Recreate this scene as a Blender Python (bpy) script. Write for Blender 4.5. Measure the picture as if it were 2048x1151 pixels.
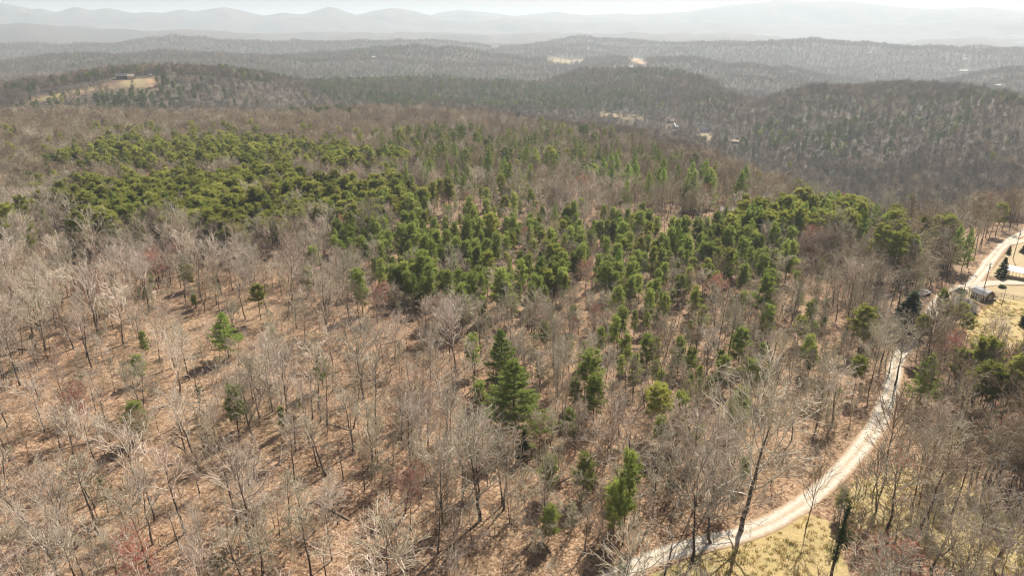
import bpy, math, random, os
import numpy as np
from mathutils import Vector, Matrix

for o in list(bpy.data.objects):
    bpy.data.objects.remove(o)
SC = bpy.context.scene
COL = SC.collection

# ------------------------------------------------------------------ camera
HC = 80.0                       # metres above the near ground
PITCH = math.radians(21.2)
FPX = 1365.0                    # focal length in pixels of the 2048 px wide photograph
cam_d = bpy.data.cameras.new('camera')
cam_d.sensor_width = 36.0
cam_d.lens = 36.0 * FPX / 2048.0
cam_d.clip_start = 1.0
cam_d.clip_end = 60000.0
cam = bpy.data.objects.new('camera', cam_d)
cam.location = (0, 0, HC)
cam.rotation_euler = (math.pi / 2 - PITCH, 0, 0)
COL.objects.link(cam)
SC.camera = cam

# ------------------------------------------------------------------ sky and sun
SUN_AZ, SUN_EL = math.radians(31.0), math.radians(46.0)
world = bpy.data.worlds.new('World')
SC.world = world
world.use_nodes = True
wn = world.node_tree.nodes
wl = world.node_tree.links
sky = wn.new('ShaderNodeTexSky')
sky.sky_type = 'NISHITA'
sky.sun_disc = False
sky.sun_elevation = SUN_EL
sky.sun_rotation = SUN_AZ
sky.altitude = 500
sky.air_density = 1.0
sky.dust_density = 4.2
sky.ozone_density = 1.0
wn['Background'].inputs['Strength'].default_value = 0.05
wl.new(sky.outputs[0], wn['Background'].inputs['Color'])

sun_d = bpy.data.lights.new('sun', 'SUN')
sun_d.energy = 5.0
sun_d.angle = math.radians(0.55)
sun_d.color = (1.0, 0.925, 0.80)
sun = bpy.data.objects.new('sun', sun_d)
to_sun = Vector((math.sin(SUN_AZ) * math.cos(SUN_EL), math.cos(SUN_AZ) * math.cos(SUN_EL), math.sin(SUN_EL)))
sun.rotation_euler = to_sun.to_track_quat('Z', 'Y').to_euler()
sun.location = (0, 0, 400)
COL.objects.link(sun)

SC.view_settings.view_transform = 'Standard'
SC.view_settings.look = 'None'
SC.view_settings.gamma = 1.0
SC.view_settings.use_curve_mapping = False
SC.view_settings.exposure = 1.02
cy = SC.cycles
cy.max_bounces = 3
cy.diffuse_bounces = 2
cy.glossy_bounces = 1
cy.transmission_bounces = 2
cy.transparent_max_bounces = 6
cy.volume_bounces = 0
cy.use_adaptive_sampling = True
cy.adaptive_threshold = 0.02
cy.use_denoising = True
cy.denoiser = 'OPENIMAGEDENOISE'
cy.pixel_filter_type = 'BLACKMAN_HARRIS'
cy.filter_width = 1.2
cy.sample_clamp_indirect = 6.0

HAZE_DENSITY = 0.000132

# ------------------------------------------------------------------ camera maths (photograph pixels, 2048 x 1151)
CP, SP = math.cos(PITCH), math.sin(PITCH)

def ray(px, py):
    a, b = (px - 1024.0) / FPX, (575.5 - py) / FPX
    return a, CP + b * SP, -SP + b * CP

def at_dist(px, py, D):
    dx, dy, dz = ray(px, py)
    k = D / math.hypot(dx, dy)
    return dx * k, dy * k, HC + dz * k

def project(x, y, z):
    fz = y * CP - (z - HC) * SP
    up = y * SP + (z - HC) * CP
    fz = np.where(np.abs(fz) < 1e-3, 1e-3, fz)
    px = 1024.0 + FPX * x / fz
    py = 575.5 - FPX * up / fz
    bad = fz <= 1.0
    return np.where(bad, -9999.0, px), np.where(bad, -9999.0, py)

# ------------------------------------------------------------------ noise
def _hash(ix, iy, seed):
    h = (ix.astype(np.int64) * 374761393 + iy.astype(np.int64) * 668265263 + seed * 974711) & 0xffffffff
    h = ((h ^ (h >> 13)) * 1274126177) & 0xffffffff
    return ((h ^ (h >> 16)) & 0xffff) / 65535.0

def vnoise(x, y, seed=0):
    x = np.asarray(x, float); y = np.asarray(y, float)
    ix, iy = np.floor(x), np.floor(y)
    fx, fy = x - ix, y - iy
    fx = fx * fx * fx * (fx * (fx * 6 - 15) + 10); fy = fy * fy * fy * (fy * (fy * 6 - 15) + 10)
    a = _hash(ix, iy, seed); b = _hash(ix + 1, iy, seed)
    c = _hash(ix, iy + 1, seed); d = _hash(ix + 1, iy + 1, seed)
    return (a + (b - a) * fx) * (1 - fy) + (c + (d - c) * fx) * fy

def fbm(x, y, seed=0, octv=4, gain=0.5):
    t, amp, s = 0.0, 1.0, 0.0
    for k in range(octv):
        t = t + amp * (vnoise(x * 2 ** k + 17.3 * k, y * 2 ** k - 9.1 * k, seed + k) - 0.5)
        s += amp
        amp *= gain
    return t / s * 2.0          # about -1..1

# ------------------------------------------------------------------ terrain: crest and valley lines read off the photograph
TREE_TOP = 15.0
Y_ = 'y'                        # third value is the picture row of the tree tops; otherwise ground height in metres
ROWS = [
    # edge of the near plateau
    [(0, 640, Y_, 232), (300, 650, Y_, 226), (600, 720, Y_, 207), (900, 690, Y_, 214), (1100, 590, Y_, 246), (1200, 540, Y_, 262),
     (1350, 470, Y_, 295), (1500, 390, Y_, 338), (1650, 310, Y_, 398), (1800, 265, Y_, 440), (1900, 285, 'z', 0), (2048, 360, 'z', -3)],
    # valley behind it
    [(0, 850, 'z', -30), (300, 870, 'z', -30), (600, 950, 'z', -42), (900, 950, 'z', -48), (1200, 1010, 'z', -62), (1400, 850, 'z', -66),
     (1500, 680, 'z', -76), (1650, 540, 'z', -80), (1800, 480, 'z', -76), (2048, 520, 'z', -56)],
    # house hill, green middle ridge, big ridge at the right
    [(0, 1060, 'g', 192), (130, 1065, 'g', 174), (230, 1085, 'g', 155), (330, 1095, 'g', 151), (480, 1120, Y_, 138), (600, 1200, Y_, 160),
     (700, 1350, Y_, 154), (900, 1350, Y_, 154), (1050, 1320, Y_, 166), (1200, 1400, 'z', -46), (1350, 1400, 'z', -46), (1450, 1150, 'z', -50),
     (1520, 1050, Y_, 228), (1600, 1120, Y_, 190), (1700, 1190, Y_, 177), (1790, 1210, Y_, 164), (1900, 1160, Y_, 169), (2048, 1060, Y_, 182)],
    [(0, 1350, 'z', -62), (300, 1450, 'z', -62), (600, 1550, 'z', -85), (900, 1700, 'z', -105), (1050, 1700, 'z', -105), (1200, 1650, 'z', -78),
     (1350, 1600, 'z', -74), (1500, 1500, 'z', -105), (1650, 1620, 'z', -125), (1800, 1650, 'z', -128), (2048, 1500, 'z', -110)],
    [(0, 1900, Y_, 118), (150, 1850, Y_, 108), (300, 1900, Y_, 104), (450, 1950, Y_, 102), (600, 2000, Y_, 106), (700, 2050, Y_, 101),
     (900, 2050, Y_, 102), (1000, 2020, Y_, 110), (1100, 1950, Y_, 128), (1160, 1900, Y_, 142), (1230, 1950, Y_, 132), (1300, 1950, Y_, 124),
     (1400, 1900, Y_, 127), (1500, 1820, Y_, 138), (1600, 1900, Y_, 152), (1700, 1950, Y_, 168), (1800, 1950, Y_, 178), (1850, 1920, Y_, 170),
     (1950, 1900, Y_, 142), (2048, 1900, Y_, 126)],
    [(0, 2400, 'z', -115), (900, 2500, 'z', -120), (1040, 2450, 'z', -95), (1080, 2450, 'z', -85), (1180, 2450, 'z', -85), (1240, 2420, 'z', -105), (1300, 2400, 'z', -120), (1500, 2250, 'z', -125),
     (2048, 2400, 'z', -130)],
    [(0, 3000, Y_, 92), (200, 3000, Y_, 84), (420, 3000, Y_, 84), (600, 3000, Y_, 88), (800, 3000, Y_, 84), (950, 3100, Y_, 90), (1010, 3100, Y_, 93),
     (1100, 3200, Y_, 84), (1180, 3300, Y_, 74), (1280, 3200, Y_, 83), (1350, 2900, Y_, 89), (1420, 2900, Y_, 82), (1530, 2900, Y_, 77),
     (1620, 2900, Y_, 83), (1700, 2900, Y_, 91), (1800, 2900, Y_, 92), (1900, 2950, Y_, 96), (2048, 3000, Y_, 97)],
    [(0, 3900, 'z', -130), (2048, 3900, 'z', -150)],
    [(0, 4800, Y_, 42), (80, 4800, Y_, 45), (200, 4800, Y_, 54), (300, 4800, Y_, 57), (400, 4800, Y_, 55), (500, 4800, Y_, 63), (700, 4800, Y_, 66),
     (900, 5000, Y_, 62), (1000, 5000, Y_, 71), (1100, 5000, Y_, 63), (1300, 5000, Y_, 66), (1500, 5000, Y_, 70), (1700, 5000, Y_, 80),
     (1800, 5000, Y_, 88), (1860, 5000, Y_, 78), (1950, 5000, Y_, 73), (2010, 5000, Y_, 82), (2048, 5000, Y_, 84)],
    [(0, 6000, 'z', -110), (2048, 6000, 'z', -140)],
    [(0, 7200, Y_, 50), (300, 7200, Y_, 54), (600, 7200, Y_, 58), (900, 7200, Y_, 55), (1200, 7200, Y_, 60), (1500, 7200, Y_, 57), (1800, 7200, Y_, 66),
     (2048, 7200, Y_, 66)],
    [(0, 9000, 'z', -40), (2048, 9000, 'z', -60)],
]

def _row_tables():
    azs = np.radians(np.arange(-180, 180.01, 0.5))
    Ds, Zs = [np.full_like(azs, 55.0)], [np.zeros_like(azs)]
    Ds.append(np.full_like(azs, 200.0)); Zs.append(np.zeros_like(azs))
    for row in ROWS:
        a_, d_, z_ = [], [], []
        for px, D, mode, v in row:
            D = D * (1.3 if D > 1780 else (1.12 if D > 1250 else 1.0))      # spread the far ridges out
            if mode == Y_:
                X, Y, Z = at_dist(px, v, D)
                z = Z - TREE_TOP
            elif mode == 'g':
                X, Y, z = at_dist(px, v, D)
            else:
                X, Y, _ = at_dist(px, 200, D)
                z = v
            a_.append(math.atan2(X, Y)); d_.append(D); z_.append(z)
        dm, zm = 0.5 * (d_[0] + d_[-1]), 0.5 * (z_[0] + z_[-1])
        a_ = [-math.pi] + a_ + [math.pi]; d_ = [dm] + d_ + [dm]; z_ = [zm] + z_ + [zm]
        Ds.append(np.interp(azs, a_, d_)); Zs.append(np.interp(azs, a_, z_))
    Ds.append(np.full_like(azs, 30000.0)); Zs.append(np.full_like(azs, -50.0))
    D, Z = np.array(Ds), np.array(Zs)
    ker = np.exp(-np.linspace(-2, 2, 9) ** 2); ker /= ker.sum()
    for k in range(2, len(D)):
        for T in (D, Z):
            T[k] = np.convolve(np.pad(T[k], 4, mode='edge'), ker, 'valid')
    return azs, D, Z
AZS, TD, TZ = _row_tables()

def height(x, y):
    x = np.asarray(x, float); y = np.asarray(y, float)
    shp = x.shape
    x = x.ravel(); y = y.ravel()
    r = np.hypot(x, y)
    # bend the crest lines so that they do not read as arcs
    az = np.arctan2(x, y)
    wob = 1.0 + np.clip((r - 350) / 600, 0, 1) * 0.045 * fbm(x / 420.0, y / 420.0, 91, 2)
    rr = r * wob
    fi = (az - AZS[0]) / (AZS[1] - AZS[0])
    i0 = np.clip(fi.astype(int), 0, len(AZS) - 2); ft = fi - i0
    Dk = TD[:, i0] * (1 - ft) + TD[:, i0 + 1] * ft
    Zk = TZ[:, i0] * (1 - ft) + TZ[:, i0 + 1] * ft
    z = Zk[0].copy()
    for k in range(len(TD) - 1):
        t = np.clip((rr - Dk[k]) / np.maximum(Dk[k + 1] - Dk[k], 1.0), 0, 1)
        s = t * t * (3 - 2 * t)
        m = rr >= Dk[k]
        z = np.where(m, Zk[k] + (Zk[k + 1] - Zk[k]) * s, z)
    g1 = np.clip((r - 60) / 200, 0, 1)
    z = z + 1.3 * g1 * fbm(x / 60.0, y / 60.0, 5, 2)
    far = np.clip((r - 380) / 900, 0, 1) * (1 - np.exp(-((x + 600) ** 2 + (y - 900) ** 2) / (2 * 190.0 ** 2)))
    z = z + far * (26.0 * fbm(x / 400.0, y / 400.0, 11, 4) + 20.0 * np.abs(fbm(x / 190.0 + 3, y / 190.0, 23, 2)) - 2.0)
    vf = np.clip((r - 3000) / 3000, 0, 1)
    z = z + vf * 14.0 * fbm(x / 900.0, y / 900.0, 31, 3)
    return z.reshape(shp)

def h1(x, y):
    return float(height(np.array([x]), np.array([y]))[0])

def ground_at(px, py, dmin=40.0, dmax=9000.0):
    dx, dy, dz = ray(px, py)
    hl = math.hypot(dx, dy)
    D = np.geomspace(dmin, dmax, 2500)
    X, Y, Z = dx / hl * D, dy / hl * D, HC + dz / hl * D
    g = height(X, Y)
    k = np.argmax(Z < g)
    if not (Z < g).any():
        k = len(D) - 1
    k = max(k, 1)
    a, b = Z[k - 1] - g[k - 1], g[k] - Z[k]
    t = min(max(a / max(a + b, 1e-6), 0.0), 1.0)
    d = D[k - 1] + (D[k] - D[k - 1]) * t
    x, y = dx / hl * d, dy / hl * d
    return x, y, h1(x, y)

def in_poly(px, py, poly):
    px = np.asarray(px); py = np.asarray(py)
    c = np.zeros(px.shape, bool)
    n = len(poly)
    for i in range(n):
        x0, y0 = poly[i]; x1, y1 = poly[(i + 1) % n]
        if y0 == y1:
            continue
        cond = ((y0 > py) != (y1 > py)) & (px < (x1 - x0) * (py - y0) / (y1 - y0) + x0)
        c ^= cond
    return c

def poly_dist(px, py, poly, closed=True):
    px = np.asarray(px, float); py = np.asarray(py, float)
    best = np.full(px.shape, 1e9)
    n = len(poly)
    for i in range(n if closed else n - 1):
        x0, y0 = poly[i][:2]; x1, y1 = poly[(i + 1) % n][:2]
        vx, vy = x1 - x0, y1 - y0
        t = np.clip(((px - x0) * vx + (py - y0) * vy) / max(vx * vx + vy * vy, 1e-9), 0, 1)
        best = np.minimum(best, np.hypot(px - x0 - t * vx, py - y0 - t * vy))
    return best

def world_poly(pts, dmin=40, dmax=9000):
    return [ground_at(a, b, dmin, dmax)[:2] for a, b in pts]

# ------------------------------------------------------------------ materials
def srgb(c):
    return tuple(((v / 255) / 12.92 if v / 255 <= 0.04045 else ((v / 255 + 0.055) / 1.055) ** 2.4) for v in c) + (1,)

class NT:
    def __init__(self, name):
        self.m = bpy.data.materials.new(name)
        self.m.use_nodes = True
        self.n, self.l = self.m.node_tree.nodes, self.m.node_tree.links
        self.b = self.n['Principled BSDF']
        self.b.inputs['Specular IOR Level'].default_value = 0.15
        self.b.inputs['Roughness'].default_value = 0.9
    def node(self, t, **kw):
        nd = self.n.new(t)
        for k, v in kw.items():
            if isinstance(k, str) and hasattr(nd, k):
                setattr(nd, k, v)
        return nd
    def noise(self, scale, detail=4, rough=0.55, coord=None):
        nd = self.node('ShaderNodeTexNoise')
        nd.inputs['Scale'].default_value = scale
        nd.inputs['Detail'].default_value = detail
        nd.inputs['Roughness'].default_value = rough
        if coord is None:
            coord = self.pos()
        self.l.new(coord, nd.inputs['Vector'])
        return nd.outputs['Fac']
    def pos(self):
        if not hasattr(self, '_p'):
            self._p = self.node('ShaderNodeNewGeometry').outputs['Position']
        return self._p
    def ramp(self, fac, stops, interp='LINEAR'):
        nd = self.node('ShaderNodeValToRGB')
        nd.color_ramp.interpolation = interp
        el = nd.color_ramp.elements
        while len(el) < len(stops):
            el.new(0.5)
        for e, (p, c) in zip(el, stops):
            e.position = p
            e.color = c if len(c) == 4 else tuple(c) + (1,)
        self.l.new(fac, nd.inputs[0])
        return nd.outputs[0]
    def mix(self, fac, a, b, mode='MIX'):
        nd = self.node('ShaderNodeMix', data_type='RGBA', blend_type=mode)
        for sock, v in ((nd.inputs[0], fac), (nd.inputs[6], a), (nd.inputs[7], b)):
            if isinstance(v, (int, float)):
                sock.default_value = v
            elif isinstance(v, tuple):
                sock.default_value = v if len(v) == 4 else v + (1,)
            else:
                self.l.new(v, sock)
        return nd.outputs[2]
    def math(self, op, a, b=0.0, clamp=False):
        nd = self.node('ShaderNodeMath', operation=op, use_clamp=clamp)
        for sock, v in ((nd.inputs[0], a), (nd.inputs[1], b)):
            if isinstance(v, (int, float)):
                sock.default_value = v
            else:
                self.l.new(v, sock)
        return nd.outputs[0]
    def bump(self, h, strength=0.5, dist=0.1):
        nd = self.node('ShaderNodeBump')
        nd.inputs['Strength'].default_value = strength
        nd.inputs['Distance'].default_value = dist
        self.l.new(h, nd.inputs['Height'])
        self.l.new(nd.outputs[0], self.b.inputs['Normal'])
    def col(self, c):
        if isinstance(c, tuple):
            self.b.inputs['Base Color'].default_value = c if len(c) == 4 else c + (1,)
        else:
            self.l.new(c, self.b.inputs['Base Color'])

def flat_mat(name, c, rough=0.8, var=0.12, scale=3.0, metallic=0.0):
    t = NT(name)
    c = tuple(c[:3])
    f = t.noise(scale, 5)
    t.col(t.ramp(f, [(0.3, tuple(v * (1 - var) for v in c)), (0.7, tuple(min(v * (1 + var), 1) for v in c))]))
    t.b.inputs['Roughness'].default_value = rough
    t.b.inputs['Metallic'].default_value = metallic
    return t.m

def twig_mat(name, c0, c1, lo=0.7, hi=1.25):
    """bark whose tone differs from tree to tree"""
    t = NT(name)
    oi = t.node('ShaderNodeObjectInfo')
    base = t.mix(oi.outputs['Random'], tuple(c0), tuple(c1))
    wn_ = t.node('ShaderNodeTexWhiteNoise', noise_dimensions='1D')
    t.l.new(oi.outputs['Random'], wn_.inputs['W'])
    v = t.math('MULTIPLY_ADD', wn_.outputs['Value'], hi - lo)
    v.node.inputs[2].default_value = lo
    n = t.noise(0.9, 3)
    v2 = t.math('MULTIPLY', v, t.math('ADD', n, 0.5))
    hs = t.node('ShaderNodeHueSaturation')
    t.l.new(base, hs.inputs['Color']); t.l.new(v2, hs.inputs['Value'])
    t.col(hs.outputs[0])
    return t.m

def leaf_mat(name, c0, c1, trans=0.55, lo=0.75, hi=1.25):
    t = NT(name)
    oi = t.node('ShaderNodeObjectInfo')
    n = t.noise(0.7, 4, 0.65)
    f = t.math('ADD', t.math('MULTIPLY', oi.outputs['Random'], 0.6), t.math('MULTIPLY', n, 0.5), clamp=True)
    base = t.mix(f, tuple(c0), tuple(c1))
    wn_ = t.node('ShaderNodeTexWhiteNoise', noise_dimensions='1D')
    t.l.new(oi.outputs['Random'], wn_.inputs['W'])
    v = t.math('MULTIPLY_ADD', wn_.outputs['Value'], hi - lo)
    v.node.inputs[2].default_value = lo
    hs = t.node('ShaderNodeHueSaturation')
    t.l.new(base, hs.inputs['Color']); t.l.new(v, hs.inputs['Value'])
    t.col(hs.outputs[0])
    t.b.inputs['Roughness'].default_value = 0.6
    tr = t.node('ShaderNodeBsdfTranslucent')
    hs2 = t.node('ShaderNodeHueSaturation')
    hs2.inputs['Saturation'].default_value = 1.1; hs2.inputs['Value'].default_value = 1.2
    t.l.new(hs.outputs[0], hs2.inputs['Color']); t.l.new(hs2.outputs[0], tr.inputs[0])
    mx = t.node('ShaderNodeMixShader')
    mx.inputs[0].default_value = trans
    t.l.new(t.b.outputs[0], mx.inputs[1]); t.l.new(tr.outputs[0], mx.inputs[2])
    t.l.new(mx.outputs[0], t.n['Material Output'].inputs['Surface'])
    return t.m

M = {}
M['bark'] = twig_mat('bark', (0.079, 0.064, 0.052), (0.134, 0.113, 0.094))
M['bark_pine'] = twig_mat('bark_pine', (0.091, 0.065, 0.049), (0.137, 0.106, 0.084))
M['twig_pale'] = twig_mat('twig_pale', (0.589, 0.492, 0.396), (0.607, 0.524, 0.432))
M['twig_pink'] = twig_mat('twig_pink', (0.521, 0.405, 0.326), (0.539, 0.442, 0.363))
M['twig_grey'] = twig_mat('twig_grey', (0.47, 0.41, 0.315), (0.48, 0.42, 0.31))
M['twig_brown'] = twig_mat('twig_brown', (0.30, 0.225, 0.155), (0.40, 0.315, 0.22))
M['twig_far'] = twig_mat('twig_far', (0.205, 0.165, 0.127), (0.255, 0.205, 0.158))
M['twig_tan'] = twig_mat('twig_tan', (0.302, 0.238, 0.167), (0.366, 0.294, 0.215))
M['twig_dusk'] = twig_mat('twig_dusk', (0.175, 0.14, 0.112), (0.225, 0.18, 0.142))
M['twig_red'] = leaf_mat('twig_red', (0.36, 0.10, 0.07), (0.40, 0.18, 0.12), .3)
M['lichen'] = leaf_mat('lichen', (0.27, 0.29, 0.18), (0.33, 0.33, 0.22), 0.3)
M['needles_yellow'] = leaf_mat('needles_yellow', (0.19, 0.21, 0.05), (0.35, 0.35, 0.105))
M['needles_green'] = leaf_mat('needles_green', (0.18, 0.235, 0.06), (0.33, 0.36, 0.115))
M['needles_white'] = leaf_mat('needles_white', (0.19, 0.28, 0.06), (0.36, 0.41, 0.13))
M['needles_dark'] = leaf_mat('needles_dark', (0.03, 0.055, 0.025), (0.05, 0.08, 0.032))
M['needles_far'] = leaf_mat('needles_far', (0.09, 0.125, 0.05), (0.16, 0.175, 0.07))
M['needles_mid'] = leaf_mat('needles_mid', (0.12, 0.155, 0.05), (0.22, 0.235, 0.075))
M['young_leaf'] = leaf_mat('young_leaf', (0.19, 0.24, 0.07), (0.27, 0.29, 0.12))
M['evergreen_leaf'] = leaf_mat('evergreen_leaf', (0.05, 0.075, 0.025), (0.09, 0.11, 0.04))
M['ivy_leaf'] = leaf_mat('ivy_leaf', (0.025, 0.05, 0.015), (0.06, 0.09, 0.02))

def ground_mat():
    t = NT('leaf_litter_ground')
    fine = t.noise(2.2, 6, 0.7)
    mid = t.noise(0.16, 5, 0.6)
    big = t.noise(0.02, 4, 0.6)
    vor = t.node('ShaderNodeTexVoronoi')
    vor.inputs['Scale'].default_value = 2.6
    t.l.new(t.pos(), vor.inputs['Vector'])
    sepv = t.node('ShaderNodeSeparateColor')
    t.l.new(vor.outputs['Color'], sepv.inputs[0])
    leafy = t.math('ADD', t.math('MULTIPLY', fine, 0.65), t.math('MULTIPLY', sepv.outputs[0], 0.35))
    litter = t.ramp(leafy, [(0.22, (0.070, 0.037, 0.021)), (0.42, (0.195, 0.115, 0.068)), (0.58, (0.315, 0.207, 0.132)), (0.8, (0.49, 0.365, 0.255))])
    humus = t.ramp(leafy, [(0.3, (0.042, 0.025, 0.015)), (0.7, (0.196, 0.122, 0.073))])
    litter = t.mix(t.ramp(mid, [(0.42, (0, 0, 0)), (0.62, (0.8, 0.8, 0.8))]), litter, humus)
    litter = t.mix(t.ramp(big, [(0.45, (0, 0, 0)), (0.65, (0.5, 0.5, 0.5))]), litter, t.ramp(leafy, [(0.3, (0.154, 0.098, 0.056)), (0.7, (0.392, 0.287, 0.175))]))
    at = t.node('ShaderNodeAttribute', attribute_name='cover')
    sep = t.node('ShaderNodeSeparateColor')
    t.l.new(at.outputs['Color'], sep.inputs[0])
    edge = t.noise(0.5, 5, 0.65)
    def soft(ch):
        s = t.math('ADD', t.math('MULTIPLY', ch, 2.0), t.math('SUBTRACT', edge, 1.0))
        return t.ramp(s, [(0.35, (0, 0, 0)), (0.65, (1, 1, 1))])
    grass = t.mix(t.noise(0.35, 5, 0.7), (0.25, 0.20, 0.075), (0.45, 0.345, 0.175))
    grass = t.mix(t.ramp(t.noise(5.0, 4, 0.7), [(0.3, (0, 0, 0)), (0.7, (0.6, 0.6, 0.6))]), grass, (0.43, 0.33, 0.17))
    soil = t.ramp(t.noise(0.9, 6, 0.75), [(0.52, (0, 0, 0)), (0.66, (0.85, 0.85, 0.85))])
    grass = t.mix(soil, grass, t.mix(fine, (0.17, 0.105, 0.06), (0.36, 0.26, 0.165)))
    green = t.ramp(t.noise(0.22, 5, 0.7), [(0.5, (0, 0, 0)), (0.68, (0.65, 0.65, 0.65))])
    grass = t.mix(green, grass, (0.22, 0.20, 0.075))
    straw = t.mix(t.noise(0.25, 5, 0.7), (0.27, 0.21, 0.12), (0.42, 0.335, 0.205))
    clay = t.mix(t.noise(0.3, 5, 0.7), (0.331, 0.194, 0.108), (0.432, 0.302, 0.194))
    c = t.mix(soft(sep.outputs[0]), litter, grass)
    c = t.mix(soft(sep.outputs[1]), c, straw)
    c = t.mix(soft(sep.outputs[2]), c, clay)
    # farther off: canopy tone, which also darkens the litter as painted shade between trees
    vl = t.node('ShaderNodeVectorMath', operation='LENGTH')
    t.l.new(t.pos(), vl.inputs[0])
    fm = t.ramp(t.math('DIVIDE', vl.outputs['Value'], 6000.0), [(0.07, (0, 0, 0)), (0.125, (1, 1, 1))])
    can = t.ramp(t.noise(0.045, 8, 0.75), [(0.3, (0.045, 0.036, 0.028)), (0.55, (0.095, 0.077, 0.06)), (0.75, (0.145, 0.118, 0.092))])
    evg = t.ramp(t.noise(0.0045, 7, 0.65), [(0.52, (0, 0, 0)), (0.62, (0.8, 0.8, 0.8))])
    can = t.mix(evg, can, (0.042, 0.058, 0.032))
    fields = t.math('MAXIMUM', sep.outputs[0], t.math('MAXIMUM', sep.outputs[1], sep.outputs[2]))
    fm = t.math('MULTIPLY', fm, t.math('SUBTRACT', 1.0, fields, True))
    t.col(t.mix(fm, c, can))
    t.bump(fine, 0.7, 0.25)
    return t.m
M['ground'] = ground_mat()

def mountain_mat():
    t = NT('wooded_mountain')
    c = t.ramp(t.noise(0.004, 9, 0.7), [(0.3, (0.05, 0.055, 0.04)), (0.7, (0.14, 0.115, 0.09))])
    t.col(c)
    return t.m
M['mountain'] = mountain_mat()

def road_mat():
    t = NT('pale_gravel')
    f = t.noise(3.0, 8, 0.75)
    g = t.noise(0.35, 5, 0.6)
    c = t.ramp(f, [(0.25, (0.22, 0.185, 0.145)), (0.5, (0.44, 0.40, 0.34)), (0.75, (0.64, 0.60, 0.54))])
    c = t.mix(t.ramp(g, [(0.45, (0, 0, 0)), (0.7, (0.55, 0.55, 0.55))]), c, (0.50, 0.43, 0.33))
    # worn wheel tracks and a leaf-strewn centre and verge
    uv = t.node('ShaderNodeAttribute', attribute_name='across')
    a = t.math('ABSOLUTE', uv.outputs['Fac'])
    wob = t.math('ADD', a, t.math('MULTIPLY', t.math('SUBTRACT', t.noise(0.8, 5, 0.7), 0.5), 0.7))
    verge = t.ramp(wob, [(0.55, (0, 0, 0)), (0.95, (1, 1, 1))])
    c = t.mix(verge, c, t.mix(f, (0.20, 0.13, 0.075), (0.38, 0.27, 0.17)))
    mid = t.ramp(wob, [(0.0, (0.85, 0.85, 0.85)), (0.22, (0.25, 0.25, 0.25)), (0.34, (0, 0, 0))])
    c = t.mix(mid, c, (0.34, 0.27, 0.185))
    t.col(c)
    t.bump(f, 0.6, 0.05)
    return t.m
M['road'] = road_mat()

# ------------------------------------------------------------------ mesh helpers
def mesh_np(name, V, F, mats, midx=None, smooth=False):
    """V (n,3); F list of (m,k) index arrays"""
    me = bpy.data.meshes.new(name)
    V = np.asarray(V, np.float32)
    me.vertices.add(len(V))
    me.vertices.foreach_set('co', V.ravel())
    F = [np.asarray(f, np.int32) for f in F if len(f)]
    li = np.concatenate([f.ravel() for f in F])
    tot = np.concatenate([np.full(len(f), f.shape[1], np.int32) for f in F])
    st = np.concatenate([[0], np.cumsum(tot)[:-1]]).astype(np.int32)
    me.loops.add(len(li))
    me.loops.foreach_set('vertex_index', li)
    me.polygons.add(len(tot))
    me.polygons.foreach_set('loop_start', st)
    for m in (mats if isinstance(mats, (list, tuple)) else [mats]):
        me.materials.append(m)
    if midx is not None:
        me.polygons.foreach_set('material_index', np.asarray(midx, np.int32))
    me.update(calc_edges=True)
    if smooth:
        me.polygons.foreach_set('use_smooth', np.ones(len(tot), bool))
    return me

def link(name, me, parent=None, loc=None, rotz=0.0):
    o = bpy.data.objects.new(name, me)
    COL.objects.link(o)
    if parent is not None:
        o.parent = parent
    if loc is not None:
        o.location = loc
    if rotz:
        o.rotation_euler = (0, 0, rotz)
    return o

def tag(o, label, cat=None, group=None, kind=None):
    o['label'] = label
    if cat:
        o['category'] = cat
    if group:
        o['group'] = group
    if kind:
        o['kind'] = kind
    return o

class MB:
    """collects simple solids for one mesh"""
    def __init__(self):
        self.V, self.F = [], []
    def add(self, vs, fs):
        n = len(self.V)
        self.V += [tuple(v) for v in vs]
        self.F += [[n + i for i in f] for f in fs]
        return self
    def box(self, x0, x1, y0, y1, z0, z1):
        return self.add([(x0, y0, z0), (x1, y0, z0), (x1, y1, z0), (x0, y1, z0), (x0, y0, z1), (x1, y0, z1), (x1, y1, z1), (x0, y1, z1)],
                        [(0, 3, 2, 1), (4, 5, 6, 7), (0, 1, 5, 4), (1, 2, 6, 5), (2, 3, 7, 6), (3, 0, 4, 7)])
    def bar(self, p, q, r0, r1=None, n=6):
        r1 = r0 if r1 is None else r1
        p, q = Vector(p), Vector(q)
        d = (q - p).normalized()
        u = d.orthogonal().normalized(); w = d.cross(u)
        vs = [p + (u * math.cos(a) + w * math.sin(a)) * r0 for a in [2 * math.pi * k / n for k in range(n)]] + \
             [q + (u * math.cos(a) + w * math.sin(a)) * r1 for a in [2 * math.pi * k / n for k in range(n)]]
        return self.add(vs, [(k, (k + 1) % n, n + (k + 1) % n, n + k) for k in range(n)] + [tuple(range(n - 1, -1, -1)), tuple(range(n, 2 * n))])
    def build(self, name, mat, parent=None, bevel=0.0):
        me = bpy.data.meshes.new(name)
        me.from_pydata(self.V, [], self.F)
        me.materials.append(mat)
        me.update()
        o = link(name, me, parent)
        if bevel:
            b = o.modifiers.new('edge', 'BEVEL'); b.width = bevel; b.segments = 2
        return o

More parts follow.
